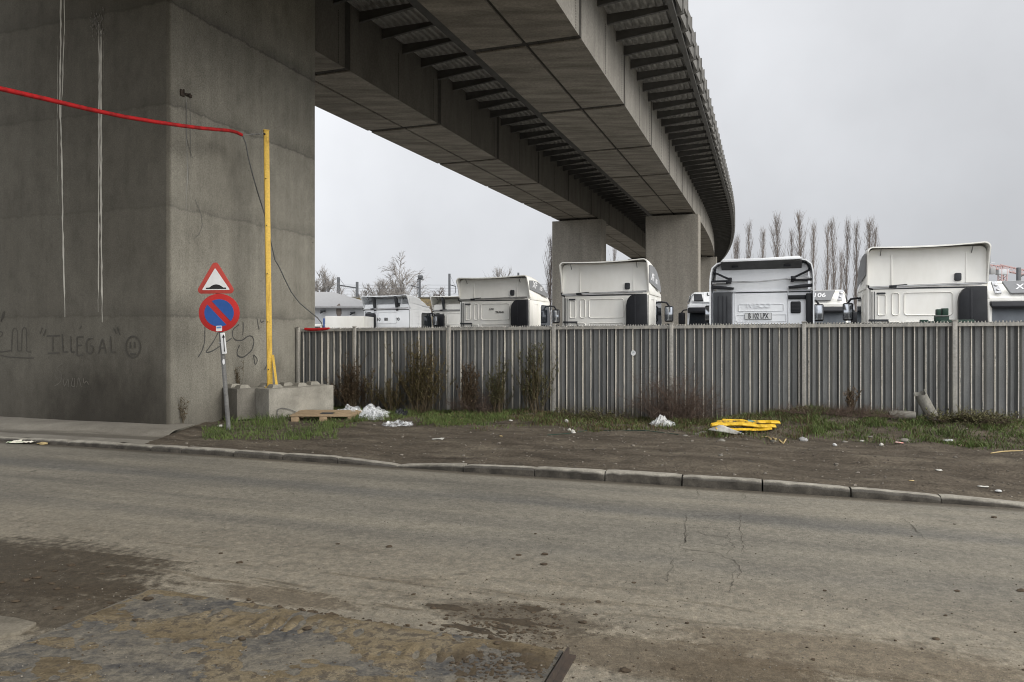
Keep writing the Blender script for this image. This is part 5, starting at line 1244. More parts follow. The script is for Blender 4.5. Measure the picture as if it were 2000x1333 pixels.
            for s in (-1, 1):
                q = [Vector((p.x*s, p.y, p.z)) for p in pts]; mb = MB(); mb.add(q+[p-nrm*.09 for p in q], [(0, 1, 2, 3), (7, 6, 5, 4), (0, 4, 5, 1), (1, 5, 6, 2), (2, 6, 7, 3), (3, 7, 4, 0)]); part('spotlight', mb, M['dgrey'], smooth=False)
            mb = MB(); text(mb, 'LPX', .2, fp(.28, .74, .105), (-1, 0, 0), up, .006, 1.2); text(mb, 'TRANS', .12, fp(-.1, .42, .105), (-1, 0, 0), up, .006, 1.2); part('forehead_lettering', mb, M['ink'], smooth=False)
            q = [fp(x, t, .095) for x, t in ((-.6, .1), (.6, .1), (.6, .95), (-.6, .95))]; mb = MB(); mb.add(q+[p-nrm*.08 for p in q], [(0, 1, 2, 3), (7, 6, 5, 4), (0, 4, 5, 1), (1, 5, 6, 2), (2, 6, 7, 3), (3, 7, 4, 0)]); part('forehead_panel', mb, W, smooth=False)
    return root
HD = math.atan2(-.3507, .9365)
def rearat(pxl, pxr, w=2.5):
    a, b_ = (pxl-CX)/F, (pxr-CX)/F; dx, dy = .9365*w, -.3507*w
    Y = (dx-b_*dy)/(b_-a); p = Vector((a*Y, Y, 0)); return p+Vector((dx, dy, 0))/2
truck('aero', rearat(710, 801), HD, 'small-looking white truck cab with dark roof brackets and numbers 60 80 90 on its back', 3.42, 'white2', [('60', .2, -.42, 2.3, 1), ('80', .2, -.02, 2.3, 1), ('90', .2, .6, 2.3, 1)], old=True)
p = P(889, 600, 35.5); truck('aero', (p.x, p.y), HD, 'white truck cab half hidden between two others, its dark roof hollow showing', 3.5, 'white', old=True)
truck('aero', rearat(897, 1035), HD, 'white truck cab with grey lettered roof side panel, left of the slim pier', 3.52, 'white', [('LPX', .085, -.08, 2.46, 1.1), ('TRANS', .085, .2, 2.36, 1.1)], sideword='XF')
truck('aero', rearat(1097, 1268), HD, 'white truck cab seen from behind in front of the two slim piers', 3.70, 'white', sideword='XF')
truck('panelled', rearat(1389, 1588), HD, 'cool white truck cab with black braces, embossed lettering and a number plate on its back', 3.66, 'white2')
truck('aero', rearat(1692, 1930), HD, 'large white truck cab nearest the right edge with a black air intake', 3.74, 'white', sideword='XF')
# facing trucks in the row behind
def frontat(pxl, Y): return ((pxl-CX)*Y/F+1.17+.35*2.4*0, Y)
def facing(pxc, Y, *a, **k):
    """front of the cab centred at pixel column pxc; the cab itself lies farther back"""
    f_ = Vector(((pxc-CX)*Y/F, Y, 0)); hd = Vector((-.3507, -.9365, 0)); p = f_-hd*2.36
    return truck('front', (p.x, p.y), HD+PI, *a, **k)
facing(1404, 28.5, 'white truck cab facing the camera with black windscreen, behind the cab with braces', 3.42, 'white2', sideword='plain')
facing(1589, 28.2, 'white truck cab facing the camera, grey forehead panel, right of the cab with braces', 3.46, 'white', sideword='XF106')
facing(2022, 22.6, 'white truck cab facing the camera, cut by the right edge of the photo', 3.46, 'white', sideword='XF106')
# ================================================================ background beyond the yard
def oriented(rz, c): return Matrix.Translation(c) @ Matrix.Rotation(rz, 4, 'Z')
# white box truck and grey-roofed warehouse at left
p = P(672, 640, 31); rt = thing('box_truck', 'low white box truck parked beside the big pier behind the fence', 'truck', (p.x, p.y, YZ), 0, None)
mb = MB(); mb.box(-.82, .86, 0, 2.2, .7, 2.40, .02); obj('cargo_box', mb, M['white'], rt, local=True)
mb = MB(); mb.prism([(-1.0, .5), (-1.0, 2.05), (-1.4, 2.05), (-1.9, 1.5), (-2.6, 1.35), (-2.65, .5)], .1, 2.1, 'xz', .06); obj('cab', mb, M['white'], rt, local=True)
mb = MB(); mb.prism([(-1.06, 1.45), (-1.06, 1.95), (-1.36, 1.95), (-1.78, 1.5)], .085, .1, 'xz'); obj('window_glass', mb, M['glass'], rt, local=True, smooth=False)
mb = MB(); mb.box(-.9, -.835, -.02, .0, 1.8, 2.3, .004); obj('edge_trim', mb, M['signblue'], rt, local=True)
for x, y in ((-1.7, .25), (.5, .25), (-1.7, 1.95), (.5, 1.95)): wheel(rt, x, y, .38, .24)
# warehouse
YW = 42
def wp(px, py, dy=0): return P(px, py, YW+dy)
e0, e1 = wp(500, 588), wp(712, 599.5); r0 = wp(500, 560, 6); r1 = wp(648, 565, 6)
rt = thing('warehouse', 'low grey warehouse with a pale sheet roof, just right of the big pier', 'warehouse', (e0.x, YW, YZ))
mb = MB()
a = e0; b_ = e1
ze = e1.z
def v3(x, y, z): return Vector((x, y, z))
x0, x1 = e0.x, e1.x; zr = P(640, 569, YW+6).z
mb.add([v3(x0, YW, YZ-.2), v3(x1, YW, YZ-.2), v3(x1, YW+14, YZ-.2), v3(x0, YW+14, YZ-.2), v3(x0, YW, ze), v3(x1, YW, ze), v3(x1, YW+14, ze), v3(x0, YW+14, ze)], [(0, 1, 5, 4), (1, 2, 6, 5), (2, 3, 7, 6), (3, 0, 4, 7)]); obj('wall', mb, M['wallgrey'], rt, smooth=False)
mb = MB(); xr = P(650, 569, YW+7).x
mb.add([v3(x0-.3, YW-.35, ze+.0), v3(x1+.35, YW-.35, ze), v3(x1+.35, YW+14.3, ze), v3(x0-.3, YW+14.3, ze), v3(x0-.3, YW+7, zr), v3(xr, YW+7, zr)], [(0, 1, 5, 4), (1, 2, 5), (2, 3, 4, 5), (0, 4, 3)])
mb.add([v3(x0-.3, YW-.352, ze-.1), v3(x1+.352, YW-.352, ze-.1), v3(x1+.352, YW-.352, ze-.004), v3(x0-.3, YW-.352, ze-.004)], [(0, 1, 2, 3)]); obj('roof', mb, M['roofgrey'], rt, smooth=False)
for px in (632, 690):
    c = wp(px, 608 if px == 632 else 611); mb = MB(); mb.box(c.x-.12, c.x+.12, YW-.3, YW-.005, c.z-.05, c.z+.05, .02); mb.tube([(c.x, YW-.01, c.z), (c.x-.1, YW-.3, c.z-.12)], .05, 6); obj('wall_lamp', mb, M['dgrey'], rt)
c = wp(662, 607); mb = MB(); mb.ell((c.x, YW-.02, c.z), .16, .03, .4, 10, 8, .1, R); obj('wall_stain', mb, M['bark'], rt)
# tan wall
YT = 62; a, b_ = P(560, 600, YT), P(1010, 640, YT); zt = P(800, 583, YT).z
rt = thing('tan_wall', 'long tan boundary wall behind the parked trucks at left', 'wall', (a.x, YT, YZ))
mb = MB(); mb.box(a.x, b_.x, YT, YT+.3, YZ-.3, zt, .02); obj('wall_body', mb, M['tan'], rt, smooth=False)
mb = MB(); mb.box(a.x-.05, b_.x+.05, YT-.06, YT+.36, zt+.003, zt+.12, .01); obj('coping', mb, M['soilstone'], rt, smooth=False)
# ---------------------------------------------------------------- overhead line masts
def mast(name, px, ytop, Y, label, extra=None, r=.12):
    p = P(px, 640, Y); zt = P(px, ytop, Y).z
    rt = thing(name, label, 'line mast', (p.x, Y, -.34), 0, 'railway line masts')
    mb = MB(); mb.box(p.x-r, p.x+r, Y-r, Y+r, -.34, zt, .02)
    obj('mast_post', mb, M['mast'], rt)
    if extra:
        mb = MB(); extra(mb, Y); obj('mast_arm', mb, M['mast'], rt)
    return rt
def q(px, py, Y): return P(px, py, Y)
mast('line_mast', 641.3, 546, 75, 'thin dark line mast closest to the big pier', lambda mb, Y: mb.tube([q(600, 561, Y), q(641, 569.5, Y)], .07, 4), .1)
mast('line_mast', 661, 542, 72, 'dark line mast carrying the left end of a cross beam', lambda mb, Y: (mb.tube([q(661, 557.5, Y), q(697, 563, Y)], .09, 4), mb.tube([q(662, 543, Y), q(673, 558, Y)], .02, 4)), .13)
mast('line_mast', 697.5, 551, 72, 'shorter dark line mast at the right end of the cross beam', None, .12)
mast('line_mast', 819.5, 540, 72, 'line mast with signal head and side arm, right of the birch', lambda mb, Y: (mb.tube([q(802, 558, Y), q(820, 563, Y)], .07, 4), mb.tube([q(815, 546, Y), q(828, 547, Y)], .06, 4), mb.box(q(821, 0, Y).x-.25, q(821, 0, Y).x+.25, Y-.2, Y+.2, q(0, 545, Y).z, q(0, 538, Y).z, .08), mb.tube([q(815, 546, Y), q(815, 575, Y)], .04, 4), mb.tube([q(804, 556, Y), q(815, 548, Y)], .02, 4)), .11)
mast('line_mast', 877.8, 535, 72, 'tall line mast with a bracket arm, left of the lettered cab', lambda mb, Y: (mb.tube([q(878, 556.5, Y), q(890, 560, Y)], .06, 4), mb.tube([q(890, 560, Y), q(890, 573, Y), q(886, 573, Y)], .05, 4), mb.tube([q(878, 536, Y), q(889, 559, Y)], .015, 4)), .11)
mast('line_mast', 1012.4, 533, 72, 'line mast tip showing above the lettered truck cab', None, .1)
mast('line_mast', 1989.5, 523, 60, 'dark line mast beside the crane at the far right', lambda mb, Y: mb.tube([q(1989, 543, Y), q(2002, 536, Y)], .06, 4), .13)
mb = MB()
for y0, y1, Y in ((556, 556.5, 72), (562, 563, 72), (568, 568, 72), (574.5, 573.5, 72)):
    mb.tube([q(560, y0, Y), q(700, (y0+y1)/2+1, Y), q(880, (y0+y1)/2+1, Y), q(1100, y1, Y)], .016, 4)
tag(obj('overhead_wires', mb, M['mast'], origin=q(560, 556, 72)), 'thin overhead railway wires strung between the line masts', 'wires', kind=None)
# ---------------------------------------------------------------- bare trees
def branch_pts(p, d, L, n, r_, wob, up=0.0):
    pts = [p.copy()]; d = d.normalized()
    for i in range(n):
        d = (d+Vector((r_.uniform(-wob, wob), r_.uniform(-wob, wob), r_.uniform(-wob, wob)+up))).normalized(); p = p+d*(L/n); pts.append(p.copy())
    return pts
def poplar_mesh(seed, H=18, W=1.3, nb=80):
    r_ = random.Random(seed); tr, cr = MB(), MB(); tw = .021
    tp = branch_pts(Vector((0, 0, 0)), Vector((r_.uniform(-.02, .02), r_.uniform(-.02, .02), 1)), H, 12, r_, .02, .05)
    tr.tube(tp, [.19*(1-i/12.5)+.02 for i in range(13)], 6)
    for k in range(nb):
        t = .1+.88*(k+r_.random())/nb; i = min(11, int(t*12)); p = tp[i].lerp(tp[i+1], t*12-i); az = r_.uniform(0, 2*PI)
        prof = math.sin(min(1, t*1.25)*PI/2*1.15)*(1-t)**.42; reach = W*prof*r_.uniform(.55, 1.25); L = min(H*(1-t)*.9, reach*r_.uniform(3.0, 4.6))+.5
        d = Vector((math.cos(az)*reach/L*1.25, math.sin(az)*reach/L*1.25, 1))
        bp = branch_pts(p, d, L, 5, r_, .07, .12); cr.tube(bp, [.05*(1-t)+tw, .04*(1-t)+tw*.9, .03*(1-t)+tw*.8, tw*.7, tw*.55, tw*.35], 3, False)
        for j in range(7):
            u = r_.uniform(.15, 1); i2 = min(4, int(u*5)); q_ = bp[i2].lerp(bp[i2+1], u*5-i2); a2 = r_.uniform(0, 2*PI)
            tp2 = branch_pts(q_, Vector((math.cos(a2)*.45, math.sin(a2)*.45, 1)), r_.uniform(.5, 1.5), 3, r_, .12, .1); cr.tube(tp2, [tw*.6, tw*.5, tw*.4, tw*.3], 3, False)
    return tr, cr
def spread_mesh(seed, H=9, droop=0.0, spread=.7, depth=4, tw=.022, fork=.3, ratio=.68, kids=(3, 5)):
    r_ = random.Random(seed); tr, cr = MB(), MB()
    tp = branch_pts(Vector((0, 0, 0)), Vector((0, 0, 1)), H*.8, 10, r_, .05, .05); tr.tube(tp, [H*.018*(1-i/11)+.02 for i in range(11)], 6)
    def rec(p, d, L, lv):
        bp = branch_pts(p, d, L, 4, r_, .16, .06-droop*(depth-lv)*.3); r0 = tw*(1+.9*lv)
        cr.tube(bp, [r0, r0*.85, r0*.7, r0*.6, r0*.45], 3 if lv < 2 else 4, False)
        if lv <= 0: return
        for _ in range(r_.randint(*kids)):
            u = r_.uniform(.25, 1); i = min(3, int(u*4)); q_ = bp[i].lerp(bp[i+1], u*4-i); dd = (bp[i+1]-bp[i]).normalized(); ax_ = Vector((r_.gauss(0, 1), r_.gauss(0, 1), r_.gauss(0, .6))).normalized()
            rec(q_, dd+ax_*spread, L*r_.uniform(ratio-.15, ratio+.1), lv-1)
    n = 18
    for k in range(n):
        t = fork+(1-fork)*(k+r_.random())/n; i = min(9, int(t*10)); p = tp[i].lerp(tp[i+1], t*10-i); a = r_.uniform(0, 2*PI)
        rec(p, Vector((math.cos(a)*spread, math.sin(a)*spread, .75)), H*.34*(1.15-t*.75), depth-2)
    return tr, cr
def tree(name, meshes, p, label, group, bark, scale=1.0, rz=0):
    rt = thing(name, label, 'tree', p, rz, group); rt.scale = (scale if not isinstance(scale, tuple) else scale[0],)*2+(scale if not isinstance(scale, tuple) else scale[1],)
    obj('trunk', meshes[0], bark, rt, local=True); obj('crown', meshes[1], bark, rt, local=True, smooth=False, recalc=False); return rt
protos = []
pop = [(1433, 478, 150), (1443, 470, 150), (1461, 446, 150), (1490, 457, 150), (1523, 431, 128), (1545, 460, 150), (1567, 426, 128), (1590, 446, 128), (1613, 449, 128), (1629, 438, 120), (1652, 440, 120), (1671, 446, 120), (1697, 438, 118), (1640, 500, 140), (1712, 455, 118), (1197, 490, 118)]
where = ['at the left end of the row, close to the viaduct edge', 'second from the viaduct edge, low in the row', 'third from the viaduct edge, slim', 'fourth from the viaduct edge, over the braced cab', 'broad and tall, over the right half of the braced cab',
         'short, between two tall broad poplars', 'tallest and broad, above the right corner of the braced cab', 'slim, right of the tallest poplar', 'slim, over the lettered facing cab', 'thin, left one of two close together', 'thin, right one of two close together', 'thin, beside the large right cab', 'broad, last but one, directly beside the large right cab', 'low and partly hidden behind the thin ones', 'half hidden by the large right cab at the end of the row', 'alone in the gap between the two slim piers']
for i, (px, yt, Y) in enumerate(pop):
    p = P(px, 640, Y); p.z = -.34; h = P(px, yt, Y).z+.34; lab = 'bare upright poplar '+where[i]
    if i < 3:
        protos.append(tree('poplar_tree', poplar_mesh(40+i), p, lab, 'row of bare poplars', M['bark'], (h/18, h/18)))
        rt = protos[-1]
    else: rt = copy_tree(protos[i % 3]); rt['label'] = lab; rt.location = p; rt.rotation_euler = (0, 0, i*1.7)
    wd = 1.0 if px in (1523, 1567, 1697) else .72
    rt.scale = (h/18*wd*1.15, h/18*wd*1.15, h/18)
p = P(1074, 640, 62); p.z = -.34; tree('poplar_tree', poplar_mesh(51, 18, 1.6, 120), p, 'dark bare poplar standing against the left slim pier', 'row of bare poplars', M['bark'], ((P(0, 472, 62).z+.34)/18,)*2)
def strees(name, px, yt, Y, seed, label, bark, H=9, **k):
    p = P(px, 640, Y); p.z = -.34; h = P(px, yt, Y).z+.34; tree(name, spread_mesh(seed, H, **k), p, label, 'bare trees along the railway', M[bark], h/H/.96)
strees('birch_tree', 789, 503, 85, 3, 'tall pale bare birch behind the small left truck cab', 'bark2', 10, droop=.12, spread=.48, depth=5, tw=.012, fork=.2, ratio=.62)
strees('bare_tree', 737, 549, 80, 5, 'rounded bare tree left of the birch', 'bark2', 7, spread=.75, tw=.012, depth=5)
strees('bare_tree', 758, 553, 84, 6, 'rounded bare tree touching the birch', 'bark2', 7, spread=.75, tw=.012, depth=5)
strees('bare_tree', 675, 566, 80, 7, 'small thin bare tree between the line masts', 'bark2', 6, spread=.7, tw=.011, depth=5)
strees('bare_tree', 716, 565, 88, 8, 'small bare tree above the warehouse end', 'bark2', 6, spread=.7, tw=.011, depth=5)
strees('bare_tree', 618, 530, 68, 9, 'bare tree peeking out right beside the big pier', 'bark2', 8, spread=.75, tw=.013, depth=5)
strees('bare_tree', 848, 566, 58, 10, 'dark scrubby bare tree in front of the tan wall', 'bark', 6, spread=.95, tw=.012, fork=.1, depth=5)
strees('bare_tree', 984, 522, 120, 12, 'faint thin bare tree above the lettered cab roof', 'bark2', 9, spread=.55, tw=.014, depth=4)
# ---------------------------------------------------------------- crane
YC = 240; rt = thing('tower_crane', 'haze-paled red and white tower crane far off at the right edge', 'crane', (P(1958, 640, YC).x, YC, -.34))
def lattice(mb, a, b_, w, n, r):
    a, b_ = Vector(a), Vector(b_); d = (b_-a).normalized(); s_ = d.cross(Vector((0, 1, 0))).normalized()*w/2; o = Vector((0, w/2, 0))
    cs = [s_+o, s_-o, -s_-o, -s_+o]
    for c in cs: mb.tube([a+c, b_+c], r, 4)
    for k in range(n):
        p, q_ = a.lerp(b_, k/n), a.lerp(b_, (k+1)/n)
        for i in range(4): mb.tube([p+cs[i], q_+cs[(i+1) % 4]] if k % 2 else [p+cs[(i+1) % 4], q_+cs[i]], r*.6, 3)
mb = MB(); lattice(mb, q(1930, 521, YC), q(1962, 525, YC), 1.2, 8, .16); lattice(mb, q(1950, 522, YC), q(2060, 546, YC), 1.6, 24, .14); obj('jib', mb, M['cranered'], rt, smooth=False)
mb = MB(); mb.tube([q(1933, 513, YC), q(1943, 513, YC)], .15, 4); mb.tube([q(1934, 513, YC), q(1934, 522, YC)], .15, 4); c = q(1957, 532, YC); mb.box(c.x-1.6, c.x+1.6, YC-1, YC+1, c.z-.9, c.z+.9, .1); obj('cab', mb, M['wallgrey'], rt)
mb = MB(); c = q(1937, 529, YC); mb.box(c.x-.8, c.x+.8, YC-.8, YC+.8, c.z-1.2, c.z+1.0, .05); obj('counterweight', mb, M['roofgrey'], rt)
mb = MB(); lattice(mb, q(1958, 526, YC), (q(1958, 0, YC).x, YC, -.34), 1.8, 22, .16); obj('tower', mb, M['cranered'], rt, smooth=False)
# ================================================================ plants and litter along the fence
def weed(name, px0, px1, ytop, ybase, label, mat, n, d=.3, kind='upright', seed=1, leaf=True, group='dead weeds along the fence'):
    r_ = random.Random(seed); pc_ = fpt((px0+px1)/2, ybase, d); t0 = (fpt(px0, ybase, d)-F0).dot(FD); t1 = (fpt(px1, ybase, d)-F0).dot(FD); b0 = F0+FD*(t0+t1)/2+FN*d; b0.z = verge_z(b0.x, b0.y)
    Hh = fpt((px0+px1)/2, ytop, d).z-b0.z; half_ = (t1-t0)/2; tc_ = (t0+t1)/2
    rt = thing(name, label, 'shrub' if kind != 'upright' else 'weed', b0, 0, group); sm_, lf = MB(), MB()
    for k in range(n):
        if kind == 'upright':
            x0_ = r_.gauss(0, half_*.22); x1_ = x0_+r_.gauss(0, half_*.62); h = Hh*(1-.55*abs(x1_)/(half_+.01)*r_.random())*r_.uniform(.5, 1.02)
            s_ = F0+FD*(tc_+x0_)+FN*(d+r_.uniform(-.18, .12)); e = F0+FD*(tc_+x1_)+FN*(d+r_.uniform(-.2, .12)); s_.z = b0.z-.02; e.z = b0.z+h
        else:
            s_ = F0+FD*(tc_+r_.uniform(-.5, .5)*half_)+FN*(d+r_.uniform(-.2, .2)); s_.z = b0.z-.02; a = r_.uniform(.05, PI-.05); L_ = r_.uniform(.45, 1.0)
            e = s_+FD*math.cos(a)*half_*1.05*L_+FN*r_.uniform(-.15, .2)+Vector((0, 0, Hh*math.sin(a)**.7*L_))
        m_ = s_.lerp(e, .5)+Vector((r_.uniform(-.05, .05), r_.uniform(-.03, .03), (.1 if kind != 'upright' else .0)*Hh)); pts = []
        for i in range(7): u = i/6; pts.append(s_*(1-u)**2+m_*2*u*(1-u)+e*u*u+Vector((r_.uniform(-.008, .008), 0, 0)))
        w_ = .005 if kind == 'upright' else .0045
        sm_.tube(pts, [w_*(1.3-i*.16) for i in range(7)], 4, False)
        for j in range(20 if kind == 'upright' else 16):
            u = r_.uniform(.22, 1); i = min(5, int(u*6)); p = pts[i].lerp(pts[i+1], u*6-i); a = r_.uniform(0, 2*PI); L2 = r_.uniform(.05, .2)*(1.2-u*.5) if kind == 'upright' else r_.uniform(.06, .24)
            dd = Vector((math.cos(a)*.55, math.sin(a)*.4, .75 if kind == 'upright' else r_.uniform(-.3, .8))).normalized(); q2 = p+dd*L2; sm_.tube([p, p.lerp(q2, .5)+Vector((0, 0, .006)), q2], [.0022, .0018, .0012], 3, False)
            if leaf:
                for _ in range(10):
                    c = p.lerp(q2, r_.uniform(.2, 1.05))+Vector((r_.uniform(-.012, .012), r_.uniform(-.012, .012), r_.uniform(-.01, .015))); a2 = r_.uniform(0, 6.28); z_ = r_.uniform(.006, .016)
                    u_ = Vector((math.cos(a2), math.sin(a2), r_.uniform(-.6, .9)))*z_; v_ = Vector((-math.sin(a2), math.cos(a2), r_.uniform(-.6, .6)))*z_*.6; lf.add([c-u_, c+v_, c+u_*1.4, c-v_], [(0, 1, 2, 3)])
    obj('stems', sm_, M['stem'] if kind == 'upright' else M['stem2'], rt, smooth=False, recalc=False)
    if leaf: obj('leaves', lf, mat, rt, smooth=False, recalc=False)
M['stem'] = nmat('weed_stem', (.11, .08, .045), (.065, .05, .03), 6, .85, kind='Position'); M['stem2'] = nmat('bramble_stem', (.115, .08, .06), (.065, .047, .036), 6, .85, kind='Position')
M['olive'] = nmat('olive_leaf', (.17, .13, .05), (.09, .08, .034), 5, .8, kind='Position'); M['brownleaf'] = nmat('brown_leaf', (.135, .088, .052), (.07, .05, .032), 5, .85, kind='Position'); M['greenleaf'] = nmat('dark_leaf', (.125, .115, .045), (.065, .07, .03), 5, .8, kind='Position')
weed('dead_weed', 650, 725, 690, 800, 'dark brown dead weed clump between the concrete block and a post', M['brownleaf'], 44, seed=1)
weed('dead_weed', 715, 738, 700, 800, 'single thin olive weed right of the post', M['olive'], 6, seed=2)
weed('dead_weed', 770, 875, 655, 806, 'tallest olive brown weed clump, against the fence over the dark bag', M['olive'], 74, seed=3)
weed('dead_weed', 735, 790, 738, 804, 'lower olive weed left of the tallest clump', M['olive'], 18, seed=13)
weed('dead_weed', 888, 935, 700, 812, 'sparse brown weed right of a fence post', M['brownleaf'], 30, seed=4)
weed('dead_weed', 955, 995, 690, 812, 'narrow greenish weed left of the tall clump', M['greenleaf'], 26, seed=5)
weed('dead_weed', 998, 1084, 655, 814, 'tall dark weed clump just left of the central fence post', M['greenleaf'], 36, seed=6)
weed('low_scrub', 880, 985, 760, 812, 'low tangle of red-brown twigs at the fence foot', M['brownleaf'], 40, kind='bush', seed=7, leaf=False)
weed('bramble', 1225, 1415, 712, 822, 'wide tangled bramble of bare reddish twigs behind the white bag', M['brownleaf'], 130, .35, kind='bush', seed=8, leaf=False)
weed('low_scrub', 1530, 1760, 800, 838, 'low brown scrub along the fence right of the yellow panel', M['brownleaf'], 80, .45, kind='bush', seed=9, leaf=False)
weed('low_scrub', 1095, 1230, 800, 824, 'low sparse scrub left of the bramble', M['greenleaf'], 30, .35, kind='bush', seed=10)
weed('low_scrub', 1800, 1990, 806, 846, 'low green scrub on the grassy mound at right', M['greenleaf'], 36, .6, kind='bush', seed=14)
weed('dead_weed', 1648, 1682, 745, 822, 'thin dry weed standing between two right posts', M['brownleaf'], 5, seed=11)
# small weeds growing on the near pier foot
def sprig(px, py, h, seed, label):
    p = R_(px, py)+NRf*.05; p.z = max(p.z, 0); rt = thing('dead_sprig', label, 'weed', p, 0, 'dead weeds along the fence'); r_ = random.Random(seed); mb = MB()
    for k in range(9):
        e = p+Vector((r_.uniform(-.12, .12), r_.uniform(-.12, .02), h*r_.uniform(.5, 1))); mb.tube([p, p.lerp(e, .5)+Vector((r_.uniform(-.03, .03), 0, 0)), e], .003, 3, False)
        for j in range(9): c = p.lerp(e, r_.uniform(.2, 1)); mb.tube([c, c+Vector((r_.uniform(-.05, .05), r_.uniform(-.04, .02), r_.uniform(0, .05)))], .004, 3, False)
    obj('stems', mb, M['stem'], rt, smooth=False, recalc=False)
sprig(353, 828, .55, 3, 'dry sprig growing at the foot of the big pier corner'); sprig(465, 765, .65, 4, 'thin dry sprig rising behind the concrete blocks')
# ---------------------------------------------------------------- pallet
pb_ = Vector((-4.17, 13.52, 0)); pb_.z = verge_z(pb_.x, pb_.y)-.03; rt = thing('wooden_pallet', 'weathered wooden pallet lying in the grass in front of the block', 'pallet', pb_, math.radians(3))
rt.rotation_euler = (math.radians(1.5), math.radians(.5), math.radians(2))
pr = random.Random(4)
for i in range(5):
    mb = MB(); y = i*.168; z = .125+(pr.uniform(0, .004)); mb.box(-.02+pr.uniform(-.01, .01), 1.2+pr.uniform(-.01, .01), y, y+(.14 if i in (0, 2, 4) else .1), z, z+.021, .003); obj('deck_board', mb, M['wood'], rt, local=True)
for x in (0, .53, 1.06):
    mb = MB(); mb.box(x, x+.14, 0, .8, .1, .121, .003); obj('stringer_board', mb, M['wood'], rt, local=True)
    for y in (0, .33, .67): mb = MB(); mb.box(x, x+.14, y, y+.12, .0, .099, .004); obj('spacer_block', mb, M['wood'], rt, local=True)
mb = MB(); mb.box(.5, .74, .2, .36, .152, .158, .001); tag(obj('dark_card', mb, M['dgrey'], origin=(0, 0, 0), local=True), 'small dark flat piece lying on the wooden pallet', 'litter'); bpy.data.objects['dark_card'].matrix_world = Matrix.Translation(pb_) @ rt.rotation_euler.to_matrix().to_4x4()
# ---------------------------------------------------------------- crumpled sheets and other litter
def film_mat():
    m, nt, b = newmat('crumpled_film'); b.inputs['Base Color'].default_value = (.78, .8, .82, 1); b.inputs['Roughness'].default_value = .25
    tr = N(nt, 'ShaderNodeBsdfTransparent'); mx = N(nt, 'ShaderNodeMixShader'); f = noise(nt, coords(nt, 'Position'), 16, 5, .7); nt.links.new(ramp(nt, f, [(.42, .04), (.75, .62)]), mx.inputs[0])
    nt.links.new(tr.outputs[0], mx.inputs[1]); nt.links.new(b.outputs[0], mx.inputs[2]); nt.links.new(mx.outputs[0], nt.nodes['Material Output'].inputs['Surface']); return m
M['filmt'] = film_mat()
def crumple(name, px0, px1, py, hgt, dep, label, mat, seed, cat='litter', nx=26, ny=12, amp=1.0, ridge=1.0, group=None):
    """a thrown-down crumpled sheet: a folded grid with ridges"""
    r_ = random.Random(seed); a, b_ = GV(px0, py), GV(px1, py); c = (a+b_)/2; c.z = verge_z(c.x, c.y); rows = []; L = (b_-a).length
    for j in range(ny+1):
        row = []
        for i in range(nx+1):
            u, v = i/nx-.5, j/ny-.5; s1 = mnoise.noise(Vector((u*5*ridge+seed, v*5*ridge, seed*.7))); s2 = mnoise.noise(Vector((u*7*ridge, v*6*ridge+seed, 2))); s3 = mnoise.noise(Vector((u*14, v*12, seed)))
            env = max(0, 1-(2*abs(u))**2.2)*max(0, 1-(2*abs(v))**2.2); ed = 1+.35*mnoise.noise(Vector((math.atan2(v, u+1e-4)*1.5, seed, 3)))
            x = c.x+u*L*ed+s2*.05*amp; y = c.y+v*dep*ed+s1*.05*amp; z = verge_z(x, y)+.012+hgt*env**.6*(.12+1.25*abs(s1)+.7*abs(s2)+.25*s3)*amp; row.append(Vector((x, y, max(z, verge_z(x, y)+.004))))
        rows.append(row)
    mb = MB(); mb.grid(rows); rt = obj(name, mb, mat, origin=c, smooth=False); m_ = rt.modifiers.new('thickness', 'SOLIDIFY'); m_.thickness = .002
    tag(rt, label, cat, group)
crumple('plastic_film', 652, 760, 812, .2, .6, 'large crumpled heap of clear plastic film behind the pallet', M['filmt'], 3, nx=40, ny=20)
crumple('plastic_film', 750, 806, 832, .09, .4, 'whitish end of crumpled plastic film trailing onto the grass', M['filmt'], 5)
crumple('plastic_film', 700, 752, 818, .2, .35, 'bunched clear plastic film at the end of the pallet', M['filmt'], 8, nx=30, ny=16)
crumple('dark_bag', 770, 796, 812, .14, .3, 'small dark plastic bag under the tallest weeds', M['black'], 6)
crumple('paper_scrap', 844, 867, 859, .012, .1, 'flat white scrap lying alone on the dirt', M['paper'], 7, nx=10, ny=6)
crumple('white_bag', 1274, 1314, 832, .25, .3, 'puffed white plastic bag lying in front of the brambles', M['film'], 14, 'plastic bag', nx=24, ny=16, ridge=.45)
# crushed yellow panel
cx_ = GV(1458, 847); rt = thing('crushed_barrier', 'crushed bright yellow plastic barrier panel lying by the fence', 'barrier panel', cx_)
def yp(px, py, dy=0): g = P(px, py, cx_.y+dy); return g
def bentbar(pts, w, h, dy):
    mb = MB(); rows = []
    pts = [tuple(Vector(a).lerp(Vector(b), k/4)) for a, b in zip(pts, pts[1:]) for k in range(4)]+[pts[-1]]
    for k_, (px, py) in enumerate(pts):
        p = yp(px, py+1.4*mnoise.noise(Vector((px*.09, dy*40, 2))), dy+.05*mnoise.noise(Vector((px*.07, 3, dy*9)))); rows.append([p+Vector((0, 0, h/2)), p+Vector((0, w*.5, h/2+.02)), p+Vector((0, w, h*.3)), p+Vector((0, w, -h/2)), p+Vector((0, 0, -h/2)), p+Vector((0, -.012, -h*.1)), p+Vector((0, 0, h/2))])
    mb.grid(rows); mb.add(rows[0][:-1], [list(range(6))]); mb.add(rows[-1][:-1], [list(range(6))]); return mb
M['yplast'] = nmat('yellow_plastic', (.55, .34, .014), (.12, .08, .02), 6, .5, lo=.33, hi=.42, fine=40)
